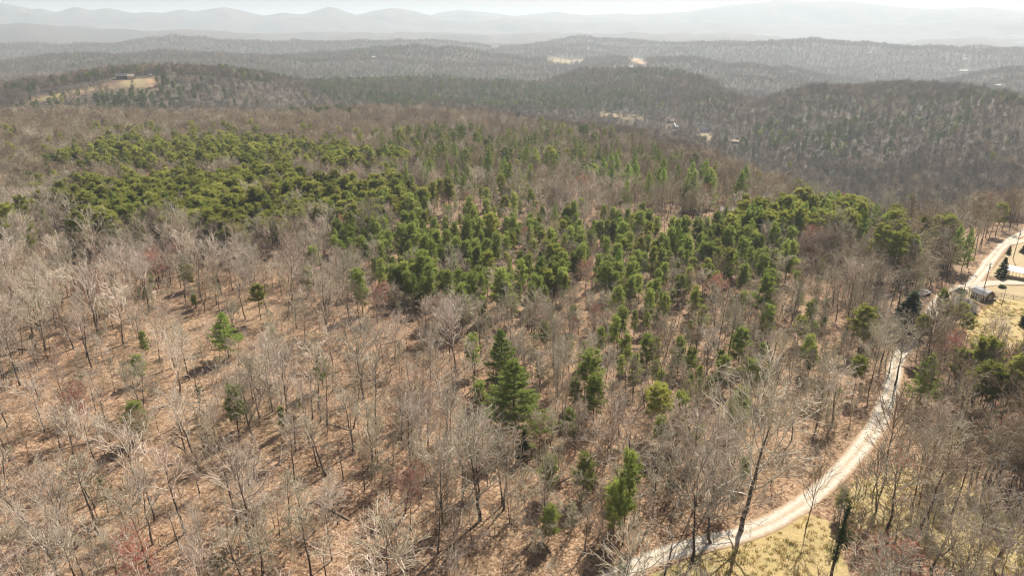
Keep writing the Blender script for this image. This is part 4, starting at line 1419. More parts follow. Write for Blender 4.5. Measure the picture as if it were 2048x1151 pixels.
TW = {0: 'pale', 1: 'pinkish', 2: 'grey', 3: 'narrow grey', 4: 'brown', 5: 'pale fan-shaped', 6: 'grey-green', 7: 'wide brown', 8: 'slim', 9: 'snag-like', 10: 'crooked', 11: 'forked'}
mass = {}
CATS = {0: 'bare tree', 1: 'pine tree', 2: 'young pine', 3: 'white pine', 5: 'sapling', 6: 'maple tree'}
seen = (QPX > -60) & (QPX < 2108) & (QPY > -20) & (PPY > 0) & (QPY < 1165)
depth = np.sqrt(TX ** 2 + TY ** 2 + (HC - TZ_) ** 2)
app = hgt / depth * seen
LIMIT = {0: 290, 1: 240, 2: 270, 3: 110, 5: 290, 6: 60}
single = np.zeros(N, bool)
for kd, lim in LIMIT.items():
    idx = np.where((kind == kd) & seen & (TR < 520))[0]
    idx = idx[np.argsort(-app[idx])][:lim]
    single[idx] = True
SRC = {0: 'bare', 1: 'yellow', 2: 'green', 3: 'white', 5: 'sapling', 6: 'red'}
WORD = {0: 'bare tree', 1: 'yellow-green pine', 2: 'young green pine', 3: 'white pine', 5: 'sapling', 6: 'red-budded maple'}
ORD = ['leftmost', 'second from left', 'third from left', 'fourth from left', 'fifth from left', 'sixth from left', 'seventh from left', 'eighth from left', 'ninth from left', 'tenth from left', 'eleventh from left', 'twelfth from left', 'thirteenth from left', 'fourteenth from left', 'fifteenth from left', 'sixteenth from left', 'seventeenth from left', 'eighteenth from left']
todo = {}
for i in np.where(single)[0]:
    kd = int(kind[i])
    v = int(variant(i, kd))
    look = TW[v % 12] + ' ' if kd == 0 else ('' if kd != 5 else ['grey ', 'pale ', 'brown ', 'budding ', 'leafy ', 'grey-green ', 'reddish '][v % 7])
    todo.setdefault((f'{size_word(hgt[i], kd)} {look}{WORD[kd]} {zone(PPX[i], PPY[i])}', kd), []).append((i, v))
def split3(lst, key, words):
    lst = sorted(lst, key=key)
    n = len(lst)
    return [(w, lst[n * a // 3:n * (a + 1) // 3]) for a, w in enumerate(words)]
def plant(i, v, kd, lab, grp):
    lst = SP_[SRC[kd]]
    sp = lst[v % len(lst)]
    make_tree(NAMES[SRC[kd]], sp, TX[i], TY[i], TZ_[i], hgt[i] / sp.H, ROT[i], lab, CATS[kd], grp, WID[i], TILT[i], TDIR[i])
for (lab, kd), lst in todo.items():
    grp = lab.replace(WORD[kd], WORD[kd] + 's', 1)
    cells = [('', lst)]
    if len(lst) > 14:
        cells = [(', ' + w, c) for w, c in split3(lst, lambda t: -PPY[t[0]], ('front row', 'middle row', 'back row'))]
    if max(len(c) for _, c in cells) > 14:
        cells = [(w + ', ' + u, d) for w, c in cells for u, d in split3(c, lambda t: PPX[t[0]], ('left part', 'middle part', 'right part'))]
    for w, c in cells:
        c = sorted(c, key=lambda t: PPX[t[0]])
        for n, (i, v) in enumerate(c):
            o = '' if len(c) == 1 else ', ' + (ORD[n] if n < len(c) - 1 or n == 0 else 'rightmost') if len(c) <= 18 else ''
            plant(i, v, kd, lab + w + o, grp)

# ------------------------------------------------------------------ the rest of the woods as masses
def build_mass(name, label, species, X, Y, Z, S, W, R, T, TDr, V):
    src = bpy.data.collections.new(name + '_shapes')
    for i, sp in enumerate(species):
        src.objects.link(bpy.data.objects.new(f'{name}_shape_{i:02d}', sp.whole))
    me = bpy.data.meshes.new(name)
    n = len(X)
    me.vertices.add(n)
    me.vertices.foreach_set('co', np.column_stack([X, Y, Z - 0.1]).astype(np.float32).ravel())
    def attr(nm, ty, field, a):
        at = me.attributes.new(nm, ty, 'POINT')
        at.data.foreach_set(field, np.ascontiguousarray(a).ravel())
    attr('tree_rot', 'FLOAT_VECTOR', 'vector', np.column_stack([T * np.cos(TDr), T * np.sin(TDr), R]).astype(np.float32))
    attr('tree_scale', 'FLOAT_VECTOR', 'vector', np.column_stack([S * W, S * W, S]).astype(np.float32))
    attr('tree_shape', 'INT', 'value', (V % len(species)).astype(np.int32))
    o = link(name, me)
    ng = bpy.data.node_groups.new(name, 'GeometryNodeTree')
    ng.interface.new_socket('Geometry', in_out='INPUT', socket_type='NodeSocketGeometry')
    ng.interface.new_socket('Geometry', in_out='OUTPUT', socket_type='NodeSocketGeometry')
    nn, ll = ng.nodes, ng.links
    gi, go = nn.new('NodeGroupInput'), nn.new('NodeGroupOutput')
    ci = nn.new('GeometryNodeCollectionInfo')
    ci.inputs['Collection'].default_value = src
    ci.inputs['Separate Children'].default_value = True
    ci.inputs['Reset Children'].default_value = True
    ip = nn.new('GeometryNodeInstanceOnPoints')
    ip.inputs['Pick Instance'].default_value = True
    def named(nm, ty):
        a = nn.new('GeometryNodeInputNamedAttribute'); a.data_type = ty
        a.inputs['Name'].default_value = nm
        return a.outputs['Attribute']
    er = nn.new('FunctionNodeEulerToRotation')
    ll.new(named('tree_rot', 'FLOAT_VECTOR'), er.inputs[0])
    ll.new(gi.outputs[0], ip.inputs['Points'])
    ll.new(ci.outputs[0], ip.inputs['Instance'])
    ll.new(named('tree_shape', 'INT'), ip.inputs['Instance Index'])
    ll.new(er.outputs[0], ip.inputs['Rotation'])
    ll.new(named('tree_scale', 'FLOAT_VECTOR'), ip.inputs['Scale'])
    ll.new(ip.outputs[0], go.inputs[0])
    md = o.modifiers.new('trees', 'NODES')
    md.node_group = ng
    tag(o, label, kind='stuff')
    return o

def mass_of(name, label, sel, key, vmap):
    i = np.where(sel)[0]
    if len(i) == 0:
        return
    sp = SP_[key]
    V = np.array([vmap(j) for j in i])
    H0 = np.array([s.H for s in sp])[V % len(sp)]
    build_mass(name, label, sp, TX[i], TY[i], TZ_[i], hgt[i] / H0, WID[i], ROT[i], TILT[i], TDIR[i], V)

rest = ~single
NEAR, MID = 360, 1150
ri = lambda n: (lambda j: int(rng.integers(0, n)))
mass_of('hardwood_forest', 'mass of bare hardwoods filling the near slope between the single trees', rest & (kind == 0) & (TR < NEAR), 'bare', lambda j: int(variant(j, 0)))
BEYOND = TR > np.interp(np.arctan2(TX, TY), AZS, TD[2]) * 1.1      # past the plateau's edge
def midv(j):
    if BEYOND[j] and rng.random() < .8:
        return int(rng.choice([6, 7, 6, 7, 3]))
    f = PPX[j] / 2048 + rng.normal(0, .2)
    return int(rng.choice([0, 0, 1, 2, 1, 5] if f < .35 else ([2, 3, 1, 4, 5, 0] if f < .7 else [3, 4, 2, 5, 3, 4])))
mass_of('plateau_forest', 'brown mass of bare hardwoods covering the plateau and the valley slopes', rest & (kind == 0) & (TR >= NEAR) & (TR < MID), 'bare_mid', midv)
mass_of('distant_forest', 'grey-brown far-off bare woods covering the hazy hills', rest & (kind == 0) & (TR >= MID), 'bare_far', ri(4))
mass_of('maple_thicket', 'scattered red-budded maples farther back in the woods', rest & (kind == 6), 'red', ri(2))
mass_of('undergrowth', 'tangle of saplings and brush under the near trees', rest & (kind == 5), 'sapling', lambda j: int(variant(j, 5)))
mass_of('pine_forest', 'mass of yellow-green pines behind the nearest ones of the stand', rest & (kind == 1) & (TR < NEAR), 'yellow', ri(4))
mass_of('young_pine_forest', 'mass of young green pines in the middle belt', rest & (kind == 2) & (TR < NEAR), 'green', ri(3))
mass_of('white_pine_forest', 'remaining white pines among the near woods', rest & (kind == 3) & (TR < NEAR), 'white', ri(3))
def pmv(j):
    return {1: 0, 2: 1, 3: 2, 4: 3}[int(kind[j])] if rng.random() < .75 else int(rng.integers(0, 5))
ever = (kind == 1) | (kind == 2) | (kind == 3) | (kind == 4)
mass_of('plateau_pines', 'pines scattered over the plateau and the nearer ridges', rest & ever & (TR >= NEAR) & (TR < MID), 'pine_mid', pmv)
mass_of('distant_pines', 'dark far-off pines on the hazy hills', rest & ever & (TR >= MID), 'pine_far', ri(2))
print('TREES', N, 'single', int(single.sum()), {k: int((kind == k).sum()) for k in range(8)})

# ------------------------------------------------------------------ buildings and things round them
M['white'] = flat_mat('white_siding', (0.62, 0.61, 0.585), .7)
M['tan'] = flat_mat('tan_siding', (0.52, 0.40, 0.28), .8)
M['slate'] = flat_mat('slate_blue_siding', (0.10, 0.13, 0.17), .7)
M['navy'] = flat_mat('dark_blue_siding', (0.035, 0.05, 0.07), .7)
M['brown'] = flat_mat('brown_boards', (0.17, 0.12, 0.075), .8)
M['trim'] = flat_mat('white_trim', (0.80, 0.79, 0.76), .6)
M['dark_roof'] = flat_mat('dark_shingles', (0.07, 0.068, 0.066), .85, .25, 6)
M['grey_roof'] = flat_mat('grey_shingles', (0.23, 0.205, 0.19), .9, .2, 5)
M['pale_roof'] = flat_mat('pale_metal_roof', (0.36, 0.345, 0.32), .6)
M['tan_roof'] = flat_mat('tan_roof', (0.55, 0.42, 0.30), .8)
M['metal_roof'] = flat_mat('grey_metal_roof', (0.42, 0.44, 0.46), .35, .06)
M['white_metal'] = flat_mat('white_metal', (0.55, 0.55, 0.545), .5, .05)
M['glass'] = flat_mat('window_glass', (0.03, 0.035, 0.04), .12, .1)
M['tyre'] = flat_mat('tyre_rubber', (0.02, 0.02, 0.02), .9)
M['pole_wood'] = flat_mat('pole_wood', (0.14, 0.11, 0.09), .9)
M['rail_wood'] = flat_mat('rail_wood', (0.26, 0.18, 0.12), .9)
M['black'] = flat_mat('black_iron', (0.02, 0.02, 0.022), .6)
M['log'] = flat_mat('fallen_log', (0.30, 0.24, 0.19), .95, .35, 3)
M['concrete'] = flat_mat('concrete', (0.45, 0.43, 0.40), .9)

def root(name, loc, rz, label, cat, group=None):
    e = bpy.data.objects.new(name, None)
    COL.objects.link(e)
    e.location = loc
    e.rotation_euler = (0, 0, rz)
    return tag(e, label, cat, group)

def frame_from(a_px, b_px, d0=100, d1=400):
    ax, ay, az = ground_at(*a_px, d0, d1)
    bx, by, bz = ground_at(*b_px, d0, d1)
    L = math.hypot(bx - ax, by - ay)
    return (ax, ay, min(az, bz)), L, math.atan2(by - ay, bx - ax)

def gable(mb, x0, x1, y0, y1, z0, zr, over=.35, th=.14):
    """roof slabs with the ridge along x"""
    ym = (y0 + y1) / 2
    sl = (zr - z0) / (ym - y0)
    for s, ye in ((1, y0 - over), (-1, y1 + over)):
        ze = z0 - over * sl
        vs = [(x0 - over, ye, ze), (x1 + over, ye, ze), (x1 + over, ym, zr), (x0 - over, ym, zr)]
        vs += [(a, b, c + th) for a, b, c in vs]
        f = [(0, 1, 2, 3), (4, 7, 6, 5), (0, 4, 5, 1), (1, 5, 6, 2), (2, 6, 7, 3), (3, 7, 4, 0)]
        mb.add(vs, f)
    return mb

def gable_walls(mb, x0, x1, y0, y1, z0, z1, zr):
    ym = (y0 + y1) / 2
    mb.add([(x0, y0, z0), (x1, y0, z0), (x1, y1, z0), (x0, y1, z0), (x0, y0, z1), (x1, y0, z1), (x1, y1, z1), (x0, y1, z1), (x0, ym, zr), (x1, ym, zr)],
           [(0, 1, 5, 4), (2, 3, 7, 6), (1, 2, 6, 9, 5), (3, 0, 4, 8, 7), (0, 3, 2, 1), (4, 5, 9, 8), (6, 7, 8, 9)])
    return mb

def window(e, x0, x1, z0, z1, y=0.0, bars=True, ax='x'):
    """framed window on the wall y = const (or x = const)"""
    def bx(mb, a0, a1, d0, d1, c0, c1):
        return mb.box(a0, a1, y + d0, y + d1, c0, c1) if ax == 'x' else mb.box(y - d1, y - d0, a0, a1, c0, c1)
    f = MB(); t = .12
    bx(f, x0, x1, -.07, -.01, z0, z0 + t); bx(f, x0, x1, -.07, -.01, z1 - t, z1)
    bx(f, x0, x0 + t, -.07, -.01, z0 + t, z1 - t); bx(f, x1 - t, x1, -.07, -.01, z0 + t, z1 - t)
    if bars:
        bx(f, (x0 + x1) / 2 - .03, (x0 + x1) / 2 + .03, -.06, -.01, z0 + t, z1 - t)
    o = f.build('window', M['trim'], e)
    g = MB(); bx(g, x0 + t, x1 - t, -.035, -.012, z0 + t, z1 - t)
    g.build('pane', M['glass'], o)
    return o

# brown barn-roofed shed
loc, L, rz = frame_from((1940.2, 593), (1968.4, 604))
cx_, cy_, _ = ground_at(1976, 597.5, 100, 400)
DP = 3.4
e = root('garden_shed', loc, rz, 'brown barn-roofed shed with white-framed door and windows on the lawn', 'shed')
WH, K1, K2 = 2.15, 3.05, 3.55
w = MB()
y1 = DP
w.add([(0, 0, 0), (L, 0, 0), (L, y1, 0), (0, y1, 0), (0, 0, WH), (L, 0, WH), (L, y1, WH), (0, y1, WH), (0, .75, K1), (L, .75, K1), (0, y1 - .75, K1), (L, y1 - .75, K1), (0, y1 / 2, K2), (L, y1 / 2, K2)],
      [(0, 1, 5, 4), (2, 3, 7, 6), (1, 2, 6, 11, 13, 9, 5), (3, 0, 4, 8, 12, 10, 7), (0, 3, 2, 1)])
w.build('wall', M['brown'], e)
r = MB()
prof = [(-.18, WH - .08), (.72, K1 + .05), (y1 / 2, K2 + .07), (y1 - .72, K1 + .05), (y1 + .18, WH - .08)]
for (ya, za), (yb, zb) in zip(prof[:-1], prof[1:]):
    r.add([(-.2, ya, za), (L + .2, ya, za), (L + .2, yb, zb), (-.2, yb, zb), (-.2, ya, za + .06), (L + .2, ya, za + .06), (L + .2, yb, zb + .06), (-.2, yb, zb + .06)],
          [(3, 2, 1, 0), (4, 5, 6, 7), (0, 1, 5, 4), (1, 2, 6, 5), (2, 3, 7, 6), (3, 0, 4, 7)])
ro = r.build('roof', M['metal_roof'], e)
mid = L / 2
for k in (-1, 0):
    d = MB().box(mid + k * .95 + .02, mid + (k + 1) * .95 - .02, -.06, -.005, .12, 1.98).build('door', M['brown'], e)
    x0 = mid + k * .95 + .02; x1 = mid + (k + 1) * .95 - .02
    f = MB()
    for a, b, c, dd in ((x0, x1, .12, .24), (x0, x1, 1.86, 1.98), (x0, x1, .98, 1.1), (x0, x0 + .11, .24, 1.86), (x1 - .11, x1, .24, 1.86)):
        f.box(a, b, -.10, -.06, c, dd)
    f.build('trim', M['trim'], d)
window(e, .55, 1.65, .95, 1.75); window(e, L - 2.0, L - .9, .95, 1.75)
for x0 in (0.0, L - .12):
    MB().box(x0 - .01, x0 + .13, -.05, -.004, 0, WH - .05).build('corner_trim', M['trim'], e)
window(e, DP * .35, DP * .65, 1.0, 1.7, L, True, 'y').name = 'window'
MB().box(L + .25, L + 1.6, .5, 2.3, 0, .12).build('ramp', M['concrete'], e)

# pale house with grey shingle roof
loc, L, rz = frame_from((1893, 619), (1926, 631))
e = root('house', loc, rz, 'pale house with grey shingle roof partly behind pines at the road', 'house')
gable_walls(MB(), 0, L, 0, 6.2, 0, 2.5, 4.0).build('wall', M['white'], e)
gable(MB(), 0, L, 0, 6.2, 2.5, 4.05).build('roof', M['grey_roof'], e)
for x0 in (1.2, L - 3.0):
    window(e, x0, x0 + 1.2, 1.0, 2.2)
MB().box(L / 2 - .5, L / 2 + .5, -.06, -.005, 0, 2.1).build('door', M['brown'], e)
window(e, 2.6, 3.8, 1.1, 2.3, L, True, 'y')
p = MB().box(L - 4.2, L + .6, -2.6, -.02, .1, .35).build('porch', M['rail_wood'], e)
rl = MB()
for k in range(6):
    rl.box(L - 4.1 + k * .9, L - 4.02 + k * .9, -2.55, -2.47, .35, 1.3)
rl.box(L - 4.15, L + .55, -2.56, -2.46, 1.3, 1.38)
rl.build('railing', M['trim'], p)
MB().box(L - 7.2, L - 6.6, 2.8, 3.3, 3.6, 4.9).build('chimney', M['tan'], e)

# white-roofed carport at the frame edge
loc, L, rz = frame_from((2008, 553), (2052, 562))
e = root('carport', loc, rz, 'open carport with curved white metal roof beside the gravel drive', 'carport')
for k in range(4):
    for yy in (0.15, 5.6):
        MB().box(.1 + k * (L - .2) / 3 - .06, .1 + k * (L - .2) / 3 + .06, yy - .06, yy + .06, 0, 2.6).build('post', M['white_metal'], e)
arc = [(-.3 + 6.35 * k / 10, 2.55 + .75 * math.sin(math.pi * k / 10)) for k in range(11)]
r = MB()
for (ya, za), (yb, zb) in zip(arc[:-1], arc[1:]):
    r.add([(-.4, ya, za), (L + .4, ya, za), (L + .4, yb, zb), (-.4, yb, zb), (-.4, ya, za + .05), (L + .4, ya, za + .05), (L + .4, yb, zb + .05), (-.4, yb, zb + .05)],
          [(3, 2, 1, 0), (4, 5, 6, 7), (0, 1, 5, 4), (1, 2, 6, 5), (2, 3, 7, 6), (3, 0, 4, 7)])
r.build('roof', M['white_metal'], e)

# far houses
for (hx, hy, wd, wall, roof, label), (x, y, z) in zip(FAR_HOUSES, FARPOS):
    e = root('far_house', (x, y, z - .4), math.atan2(-x, y) * 1.0 + RL.uniform(-.5, .5), label, 'house')
    h = 3.2 if wd < 14 else 4.6
    dp = max(wd * .5, 5)
    zr = h + dp * (.42 if 'steep' in label else .24)
    gable_walls(MB(), -wd / 2, wd / 2, 0, dp, 0, h, zr).build('wall', M[wall], e)
    gable(MB(), -wd / 2, wd / 2, 0, dp, h, zr + .05, .5).build('roof', M[roof], e)
    for k in range(3 if wd > 10 else 1):
        xx = -wd / 2 + wd * (k + .7) / (3.4 if wd > 10 else 2)
        window(e, xx, xx + wd * .11, 1.2, 2.6, 0.0, False)
    if 'twin gables' in label:
        gable_walls(MB(), 0, 6, 0, 5, 0, 4, 8).build('wing', M[wall], e).rotation_euler = (0, 0, math.pi / 2)

# dark blue house on the left hilltop clearing
loc, L, rz = frame_from((234, 159), (270, 158), 850, 1300)
e = root('hilltop_house', loc, rz, 'long dark blue house on the grassy hilltop clearing at the upper left', 'house')
gable_walls(MB(), 0, L, 0, 10, -.5, 4.2, 7.0).build('wall', M['navy'], e)
gable(MB(), 0, L, 0, 10, 4.2, 7.05, .6).build('roof', M['dark_roof'], e)
gable_walls(MB(), L - 8.5, L - .5, -4, -.05, -.5, 3.8, 6.0).build('wing', M['tan'], e)
for k in range(5):
    window(e, 2 + k * 3.6, 3.6 + k * 3.6, 1.2, 2.8)
MB().box(0, L - 9, -3.0, -.05, -.4, .3).build('porch', M['rail_wood'], e)

def vehicle(px, py, rz, label, paint, pickup=False):
    x, y, z = ground_at(px, py, 100, 1300)
    e = root('pickup_truck' if pickup else 'parked_car', (x, y, z + .02), rz, label, 'truck' if pickup else 'car')
    pr = [(-2.3, .45), (-2.3, .95), (-1.3, 1.05), (-.75, 1.6), (.75, 1.62), (1.35, 1.08), (2.3, .9), (2.35, .45)] if not pickup else \
         [(-2.7, .5), (-2.7, 1.15), (-.7, 1.15), (-.6, 1.85), (.75, 1.85), (1.3, 1.2), (2.6, 1.1), (2.7, .5)]
    b = MB(); n = len(pr)
    vs = [(a, -.85, c) for a, c in pr] + [(a, .85, c) for a, c in pr]
    b.add(vs, [tuple(range(n)), tuple(range(2 * n - 1, n - 1, -1))] + [(k, n + k, n + (k + 1) % n, (k + 1) % n) for k in range(n)])
    b.build('body', paint, e, .06)
    for k in (-1, 1):
        MB().box(-.5 if pickup else -.9, .7, k * .862 - .008, k * .862 + .008, 1.15, 1.55).build('side_window', M['glass'], e)
        for xx in (-1.5, 1.5):
            MB().bar((xx, k * .72, .34), (xx, k * .92, .34), .34, .34, 12).build('wheel', M['tyre'], e)
    return e
M['paint_white'] = flat_mat('white_paint', (0.78, 0.78, 0.78), .3, .03)
M['paint_silver'] = flat_mat('silver_paint', (0.45, 0.46, 0.48), .3, .03, metallic=.3)
vehicle(1846, 590, .5, 'white pickup truck parked under trees where the road bends', M['paint_white'], True)
vehicle(300, 151, .3, 'white car parked on the hilltop beside the dark blue house', M['paint_white'])

# utility poles
def pole(px, py, ty, label, arm=True, r=.14):
    x, y, z = ground_at(px, py, 100, 400)
    h = height_from_top(x, y, z, ty)
    e = root('utility_pole', (x, y, z), .6, label, 'pole', None)
    MB().bar((0, 0, -.5), (0, 0, h), r, r * .65, 8).build('pole_shaft', M['pole_wood'], e)
    if arm:
        a = MB().box(-1.1, 1.1, -.06, .06, h - .75, h - .62).build('crossarm', M['pole_wood'], e)
        for xx in (-1.0, -.45, .45, 1.0):
            MB().bar((xx, 0, h - .62), (xx, 0, h - .42), .05, .035, 6).build('insulator', M['concrete'], a)
        MB().bar((.32, 0, h - 2.1), (.32, 0, h - 1.2), .22, .22, 10).build('transformer', M['concrete'], e)
    return e
pole(1927.7, 582, 541, 'wooden utility pole beside the rounded dark shrub')
pole(1966, 584, 525, 'tall thin utility pole right behind the brown shed', True, .15)
pole(2026, 517, 460, 'utility pole with transformer along the upper road', True)
pole(2003, 611, 573, 'bare grey post standing alone on the lawn', False, .09)

# rail fence behind the shed
def fence(a, b, label, step=2.6):
    (x0, y0, z0), L, rz = frame_from(a, b)
    e = root('rail_fence', (x0, y0, 0), rz, label, 'fence')
    n = int(L / step)
    c, s = math.cos(rz), math.sin(rz)
    zz = [h1(x0 + c * k * L / n, y0 + s * k * L / n) for k in range(n + 1)]
    for k in range(n + 1):
        MB().box(k * L / n - .07, k * L / n + .07, -.07, .07, zz[k] - .3, zz[k] + 1.25).build('post', M['rail_wood'], e)
    for k in range(n):
        for hgt_ in (.35, .72, 1.08):
            MB().bar((k * L / n, .06, zz[k] + hgt_), ((k + 1) * L / n, .06, zz[k + 1] + hgt_), .06, .06, 5).build('rail', M['rail_wood'], e)
fence((1979, 588), (2075, 606), 'brown rail fence along the clay strip right of the shed')

# things on the lawn
x, y, z = ground_at(1989, 592, 100, 400)
e = root('picnic_table', (x, y, z), .7, 'brown picnic table by the rail fence', 'table')
MB().box(-1, 1, -.4, .4, .72, .78).build('tabletop', M['rail_wood'], e)
for s in (-1, 1):
    MB().box(-1, 1, s * .8 - .15, s * .8 + .15, .42, .47).build('bench', M['rail_wood'], e)
    MB().bar((s * .7, -.75, 0), (s * .7, .3, .72), .05).bar((s * .7, .75, 0), (s * .7, -.3, .72), .05).build('leg', M['rail_wood'], e)
x, y, z = ground_at(1988, 601, 100, 400)
e = root('fire_pit', (x, y, z), 0, 'small black fire pit on the lawn right of the shed', 'fire pit')
b = MB()
b.bar((0, 0, .2), (0, 0, .55), .35, .62, 14)
b.build('bowl', M['black'], e)
for k in range(3):
    a = 2.1 * k
    MB().bar((.5 * math.cos(a), .5 * math.sin(a), 0), (.3 * math.cos(a), .3 * math.sin(a), .3), .035).build('leg', M['black'], e)

def shrub(px, py, r, h, mat, label, seed, d0=60, d1=400):
    x, y, z = ground_at(px, py, d0, d1)
    rg = np.random.default_rng(seed)
    n = 420
    v = rg.normal(0, 1, (n, 3)); v /= np.linalg.norm(v, axis=1)[:, None]
    v[:, 2] = np.abs(v[:, 2])
    q = v * rg.uniform(.55, 1.0, (n, 1)) * np.array([r, r, h]) * (1 + .15 * rg.normal(0, 1, (n, 1)))
    V, F = blades(q, v, np.full(n, .28), np.full(n, .14), 6, rg, .7)
    e = root('round_shrub', (x, y, z - .05), 0, label, 'shrub')
    link('foliage', mesh_np('shrub_foliage', V, [F], mat), e)
    st = MB()
    for k in range(5):
        a = k * 1.26
        st.bar((.1 * math.cos(a), .1 * math.sin(a), 0), (r * .5 * math.cos(a), r * .5 * math.sin(a), h * .7), .05, .02, 5)
    st.build('stem', M['bark'], e)
shrub(1921, 585, 1.7, 1.7, M['needles_dark'], 'rounded dark green shrub at the foot of a utility pole', 5)
shrub(2004, 575, 1.0, .9, M['evergreen_leaf'], 'low green shrub by the gravel drive', 6)

# dead tree smothered in ivy at the lower right
def ivy_tree(px, py, ty, label, seed):
    x, y, z = ground_at(px, py, 50, 200)
    h = height_from_top(x, y, z, ty)
    R = random.Random(seed); rg = np.random.default_rng(seed)
    T, C, tips = bare_tree(seed, H=h, base=.42, spread=.24, nlimb=6, up=.1, spec=[(4, .18, .12, 2, .45, .7, .3), (3, .2, .1, 0, 0, 0, 0)], rtw=.03, rtrunk=.24, lean=.05)
    e = root('ivy_covered_tree', (x, y, z - .1), 0, label, 'ivy tree')
    tv, tf = tubes(T, 7); link('trunk', mesh_np('ivy_tree_trunk', tv, [tf], M['bark'], smooth=True), e)
    cv, cf = tubes(C, 4); link('crown', mesh_np('ivy_tree_crown', cv, [cf], M['bark']), e)
    P = []
    for S, per in ((T[3:], 90), (C[C[:, 6] > .035], 14)):
        for s in S:
            for _ in range(per):
                t = R.random(); rr = s[6] + R.uniform(.05, .32)
                a = R.random() * 6.28
                P.append([s[0] + (s[3] - s[0]) * t + math.cos(a) * rr, s[1] + (s[4] - s[1]) * t + math.sin(a) * rr, s[2] + (s[5] - s[2]) * t + R.gauss(0, .1)])
    for _ in range(500):        # the heavy skirt of leaves on one side
        P.append([T[4][0] + .9 + R.gauss(0, .55), T[4][1] + R.gauss(0, .6), h * .48 + R.gauss(0, 1.0)])
    P = np.array(P)
    Dv = rg.normal(0, 1, P.shape); Dv[:, 2] = np.abs(Dv[:, 2]) * .5
    V, F = blades(P, Dv, np.full(len(P), .2), np.full(len(P), .17), 3, rg, .6)
    link('ivy', mesh_np('ivy_leaves', V, [F], M['ivy_leaf']), e)
ivy_tree(1662, 1152, 985, 'dark ivy-covered stump of a tree beside the grass at the lower right', 77)

# fallen logs on the leaf litter
LOGS = [(90, 905), (215, 858), (370, 900), (248, 885), (150, 990), (420, 905), (560, 985), (700, 860), (330, 640), (650, 760), (760, 690), (840, 900), (520, 720), (450, 960), (610, 1010), (880, 760),
        (60, 700), (180, 640), (300, 1010), (1090, 980), (1160, 1020), (1300, 700), (1420, 760), (1260, 1000), (700, 1040), (980, 700), (560, 930), (130, 820)]
_lz = {}
for px, py in sorted(LOGS):
    _lz.setdefault(zone(px, py), []).append((px, py))
for k, (px, py) in enumerate(LOGS):
    x, y, z = ground_at(px, py, 50, 400)
    L = RL.uniform(4, 10); a = RL.uniform(0, 3.14); r0 = RL.uniform(.12, .24)
    dx, dy = math.cos(a) * L, math.sin(a) * L
    z2 = h1(x + dx, y + dy)
    e = root('fallen_log', (x, y, z + r0 * .5), 0, f'fallen log on leaf litter {zone(px, py)}' + ('' if len(_lz[zone(px, py)]) == 1 else ', ' + ORD[_lz[zone(px, py)].index((px, py))]), 'log', 'fallen logs on the leaf litter')
    MB().bar((0, 0, 0), (dx, dy, z2 - z + .15), r0, r0 * .5, 7).build('log_stem', M['log'], e)
    st = MB()
    for _ in range(4):
        t = RL.uniform(.3, .95); b = a + RL.choice((-1, 1)) * RL.uniform(.6, 1.2); l = RL.uniform(.6, 1.8)
        p = (dx * t, dy * t, (z2 - z + .15) * t)
        st.bar(p, (p[0] + math.cos(b) * l, p[1] + math.sin(b) * l, p[2] + RL.uniform(.2, 1.0)), .04, .015, 4)
    st.build('branch_stub', M['log'], e)

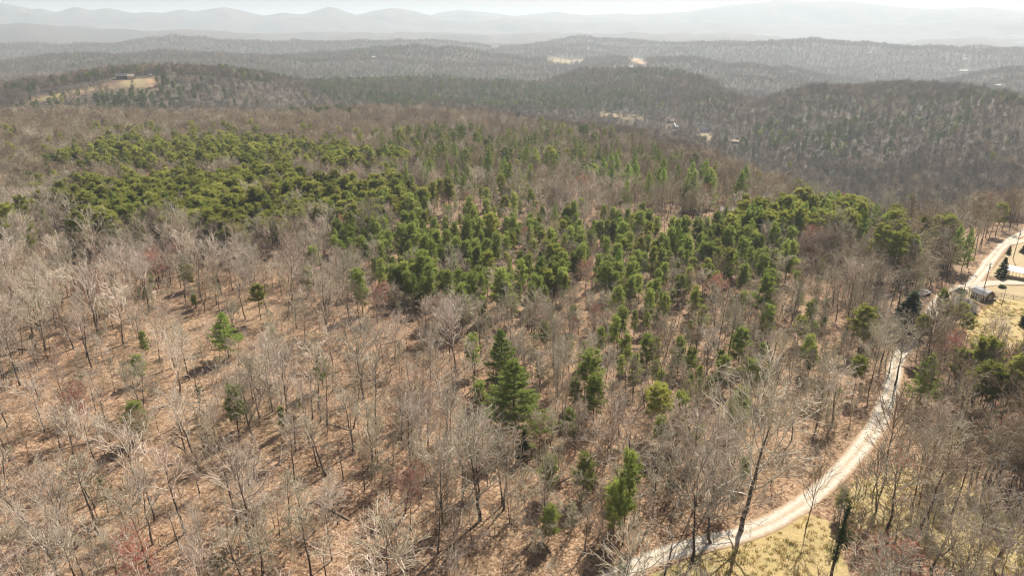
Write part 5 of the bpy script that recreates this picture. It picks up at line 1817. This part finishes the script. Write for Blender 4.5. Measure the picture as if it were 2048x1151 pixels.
# dead branches and sticks strewn over the leaf litter
def stick_shape(seed):
    R = random.Random(seed)
    S = []
    for _ in range(5):
        x, y = R.uniform(-.8, .8), R.uniform(-.8, .8); a = R.random() * 6.28; l = R.uniform(.7, 1.8); z = R.uniform(.03, .12)
        for k in range(3):
            x2, y2 = x + math.cos(a) * l / 3, y + math.sin(a) * l / 3; z2 = z + R.uniform(-.03, .1)
            S.append((x, y, z, x2, y2, z2, .04 - .01 * k, .03 - .008 * k))
            x, y, z = x2, y2, z2; a += R.gauss(0, .35)
    V, F = tubes(np.array(S), 4)
    s = Species(); s.H = 1.0
    s.whole = mesh_np('sticks', V, [F], M['stick'])
    return s
M['stick'] = twig_mat('stick', (0.42, 0.34, 0.26), (0.26, 0.19, 0.14))
kx, ky = scatter(55, 230, 2.6)
kk = open_ground(kx, ky, 3.4) & (rng.random(len(kx)) < .55)
kx, ky = kx[kk], ky[kk]
n_ = len(kx)
build_mass('fallen_branches', 'dead branches strewn over the leaf litter of the near slope', [stick_shape(900 + i) for i in range(4)], kx, ky, height(kx, ky) + .1, rng.uniform(.6, 1.5, n_), np.ones(n_),
           rng.uniform(0, 6.28, n_), np.zeros(n_), np.zeros(n_), rng.integers(0, 4, n_))

# rank winter grass on the open ground beside the road
def tuft_shape(seed, mat):
    rg = np.random.default_rng(seed)
    q = np.column_stack([rg.normal(0, .28, 26), rg.normal(0, .28, 26), np.zeros(26)])
    V, F = blades(q, np.tile([0, 0, 1.0], (26, 1)), np.full(26, .34), np.full(26, .05), 4, rg, .45)
    s = Species(); s.H = 1.0
    s.whole = mesh_np('grass_tuft', V, [F], mat)
    return s
M['dry_grass'] = leaf_mat('dry_grass', (0.40, 0.30, 0.13), (0.46, 0.37, 0.19), .35)
M['green_grass'] = leaf_mat('green_grass', (0.24, 0.225, 0.08), (0.34, 0.30, 0.12), .35)
gx, gy = scatter(55, 250, 1.15)
cv = cover_at(gx, gy)
kk = (cv.max(1) > .35) & (rng.random(len(gx)) < .8) & (poly_dist(gx, gy, ROAD, False) > 2.5) & (poly_dist(gx, gy, DRIVE, False) > 2.8) & (vnoise(gx / 4.0, gy / 4.0, 777) > .3)
gx, gy = gx[kk], gy[kk]
n_ = len(gx)
build_mass('grass', 'patchy straw-coloured winter grass on the open ground by the road', [tuft_shape(950, M['dry_grass']), tuft_shape(951, M['dry_grass']), tuft_shape(952, M['green_grass'])], gx, gy, height(gx, gy) + .1,
           rng.uniform(.6, 1.4, n_), np.ones(n_), rng.uniform(0, 6.28, n_), np.zeros(n_), np.zeros(n_), rng.integers(0, 3, n_))
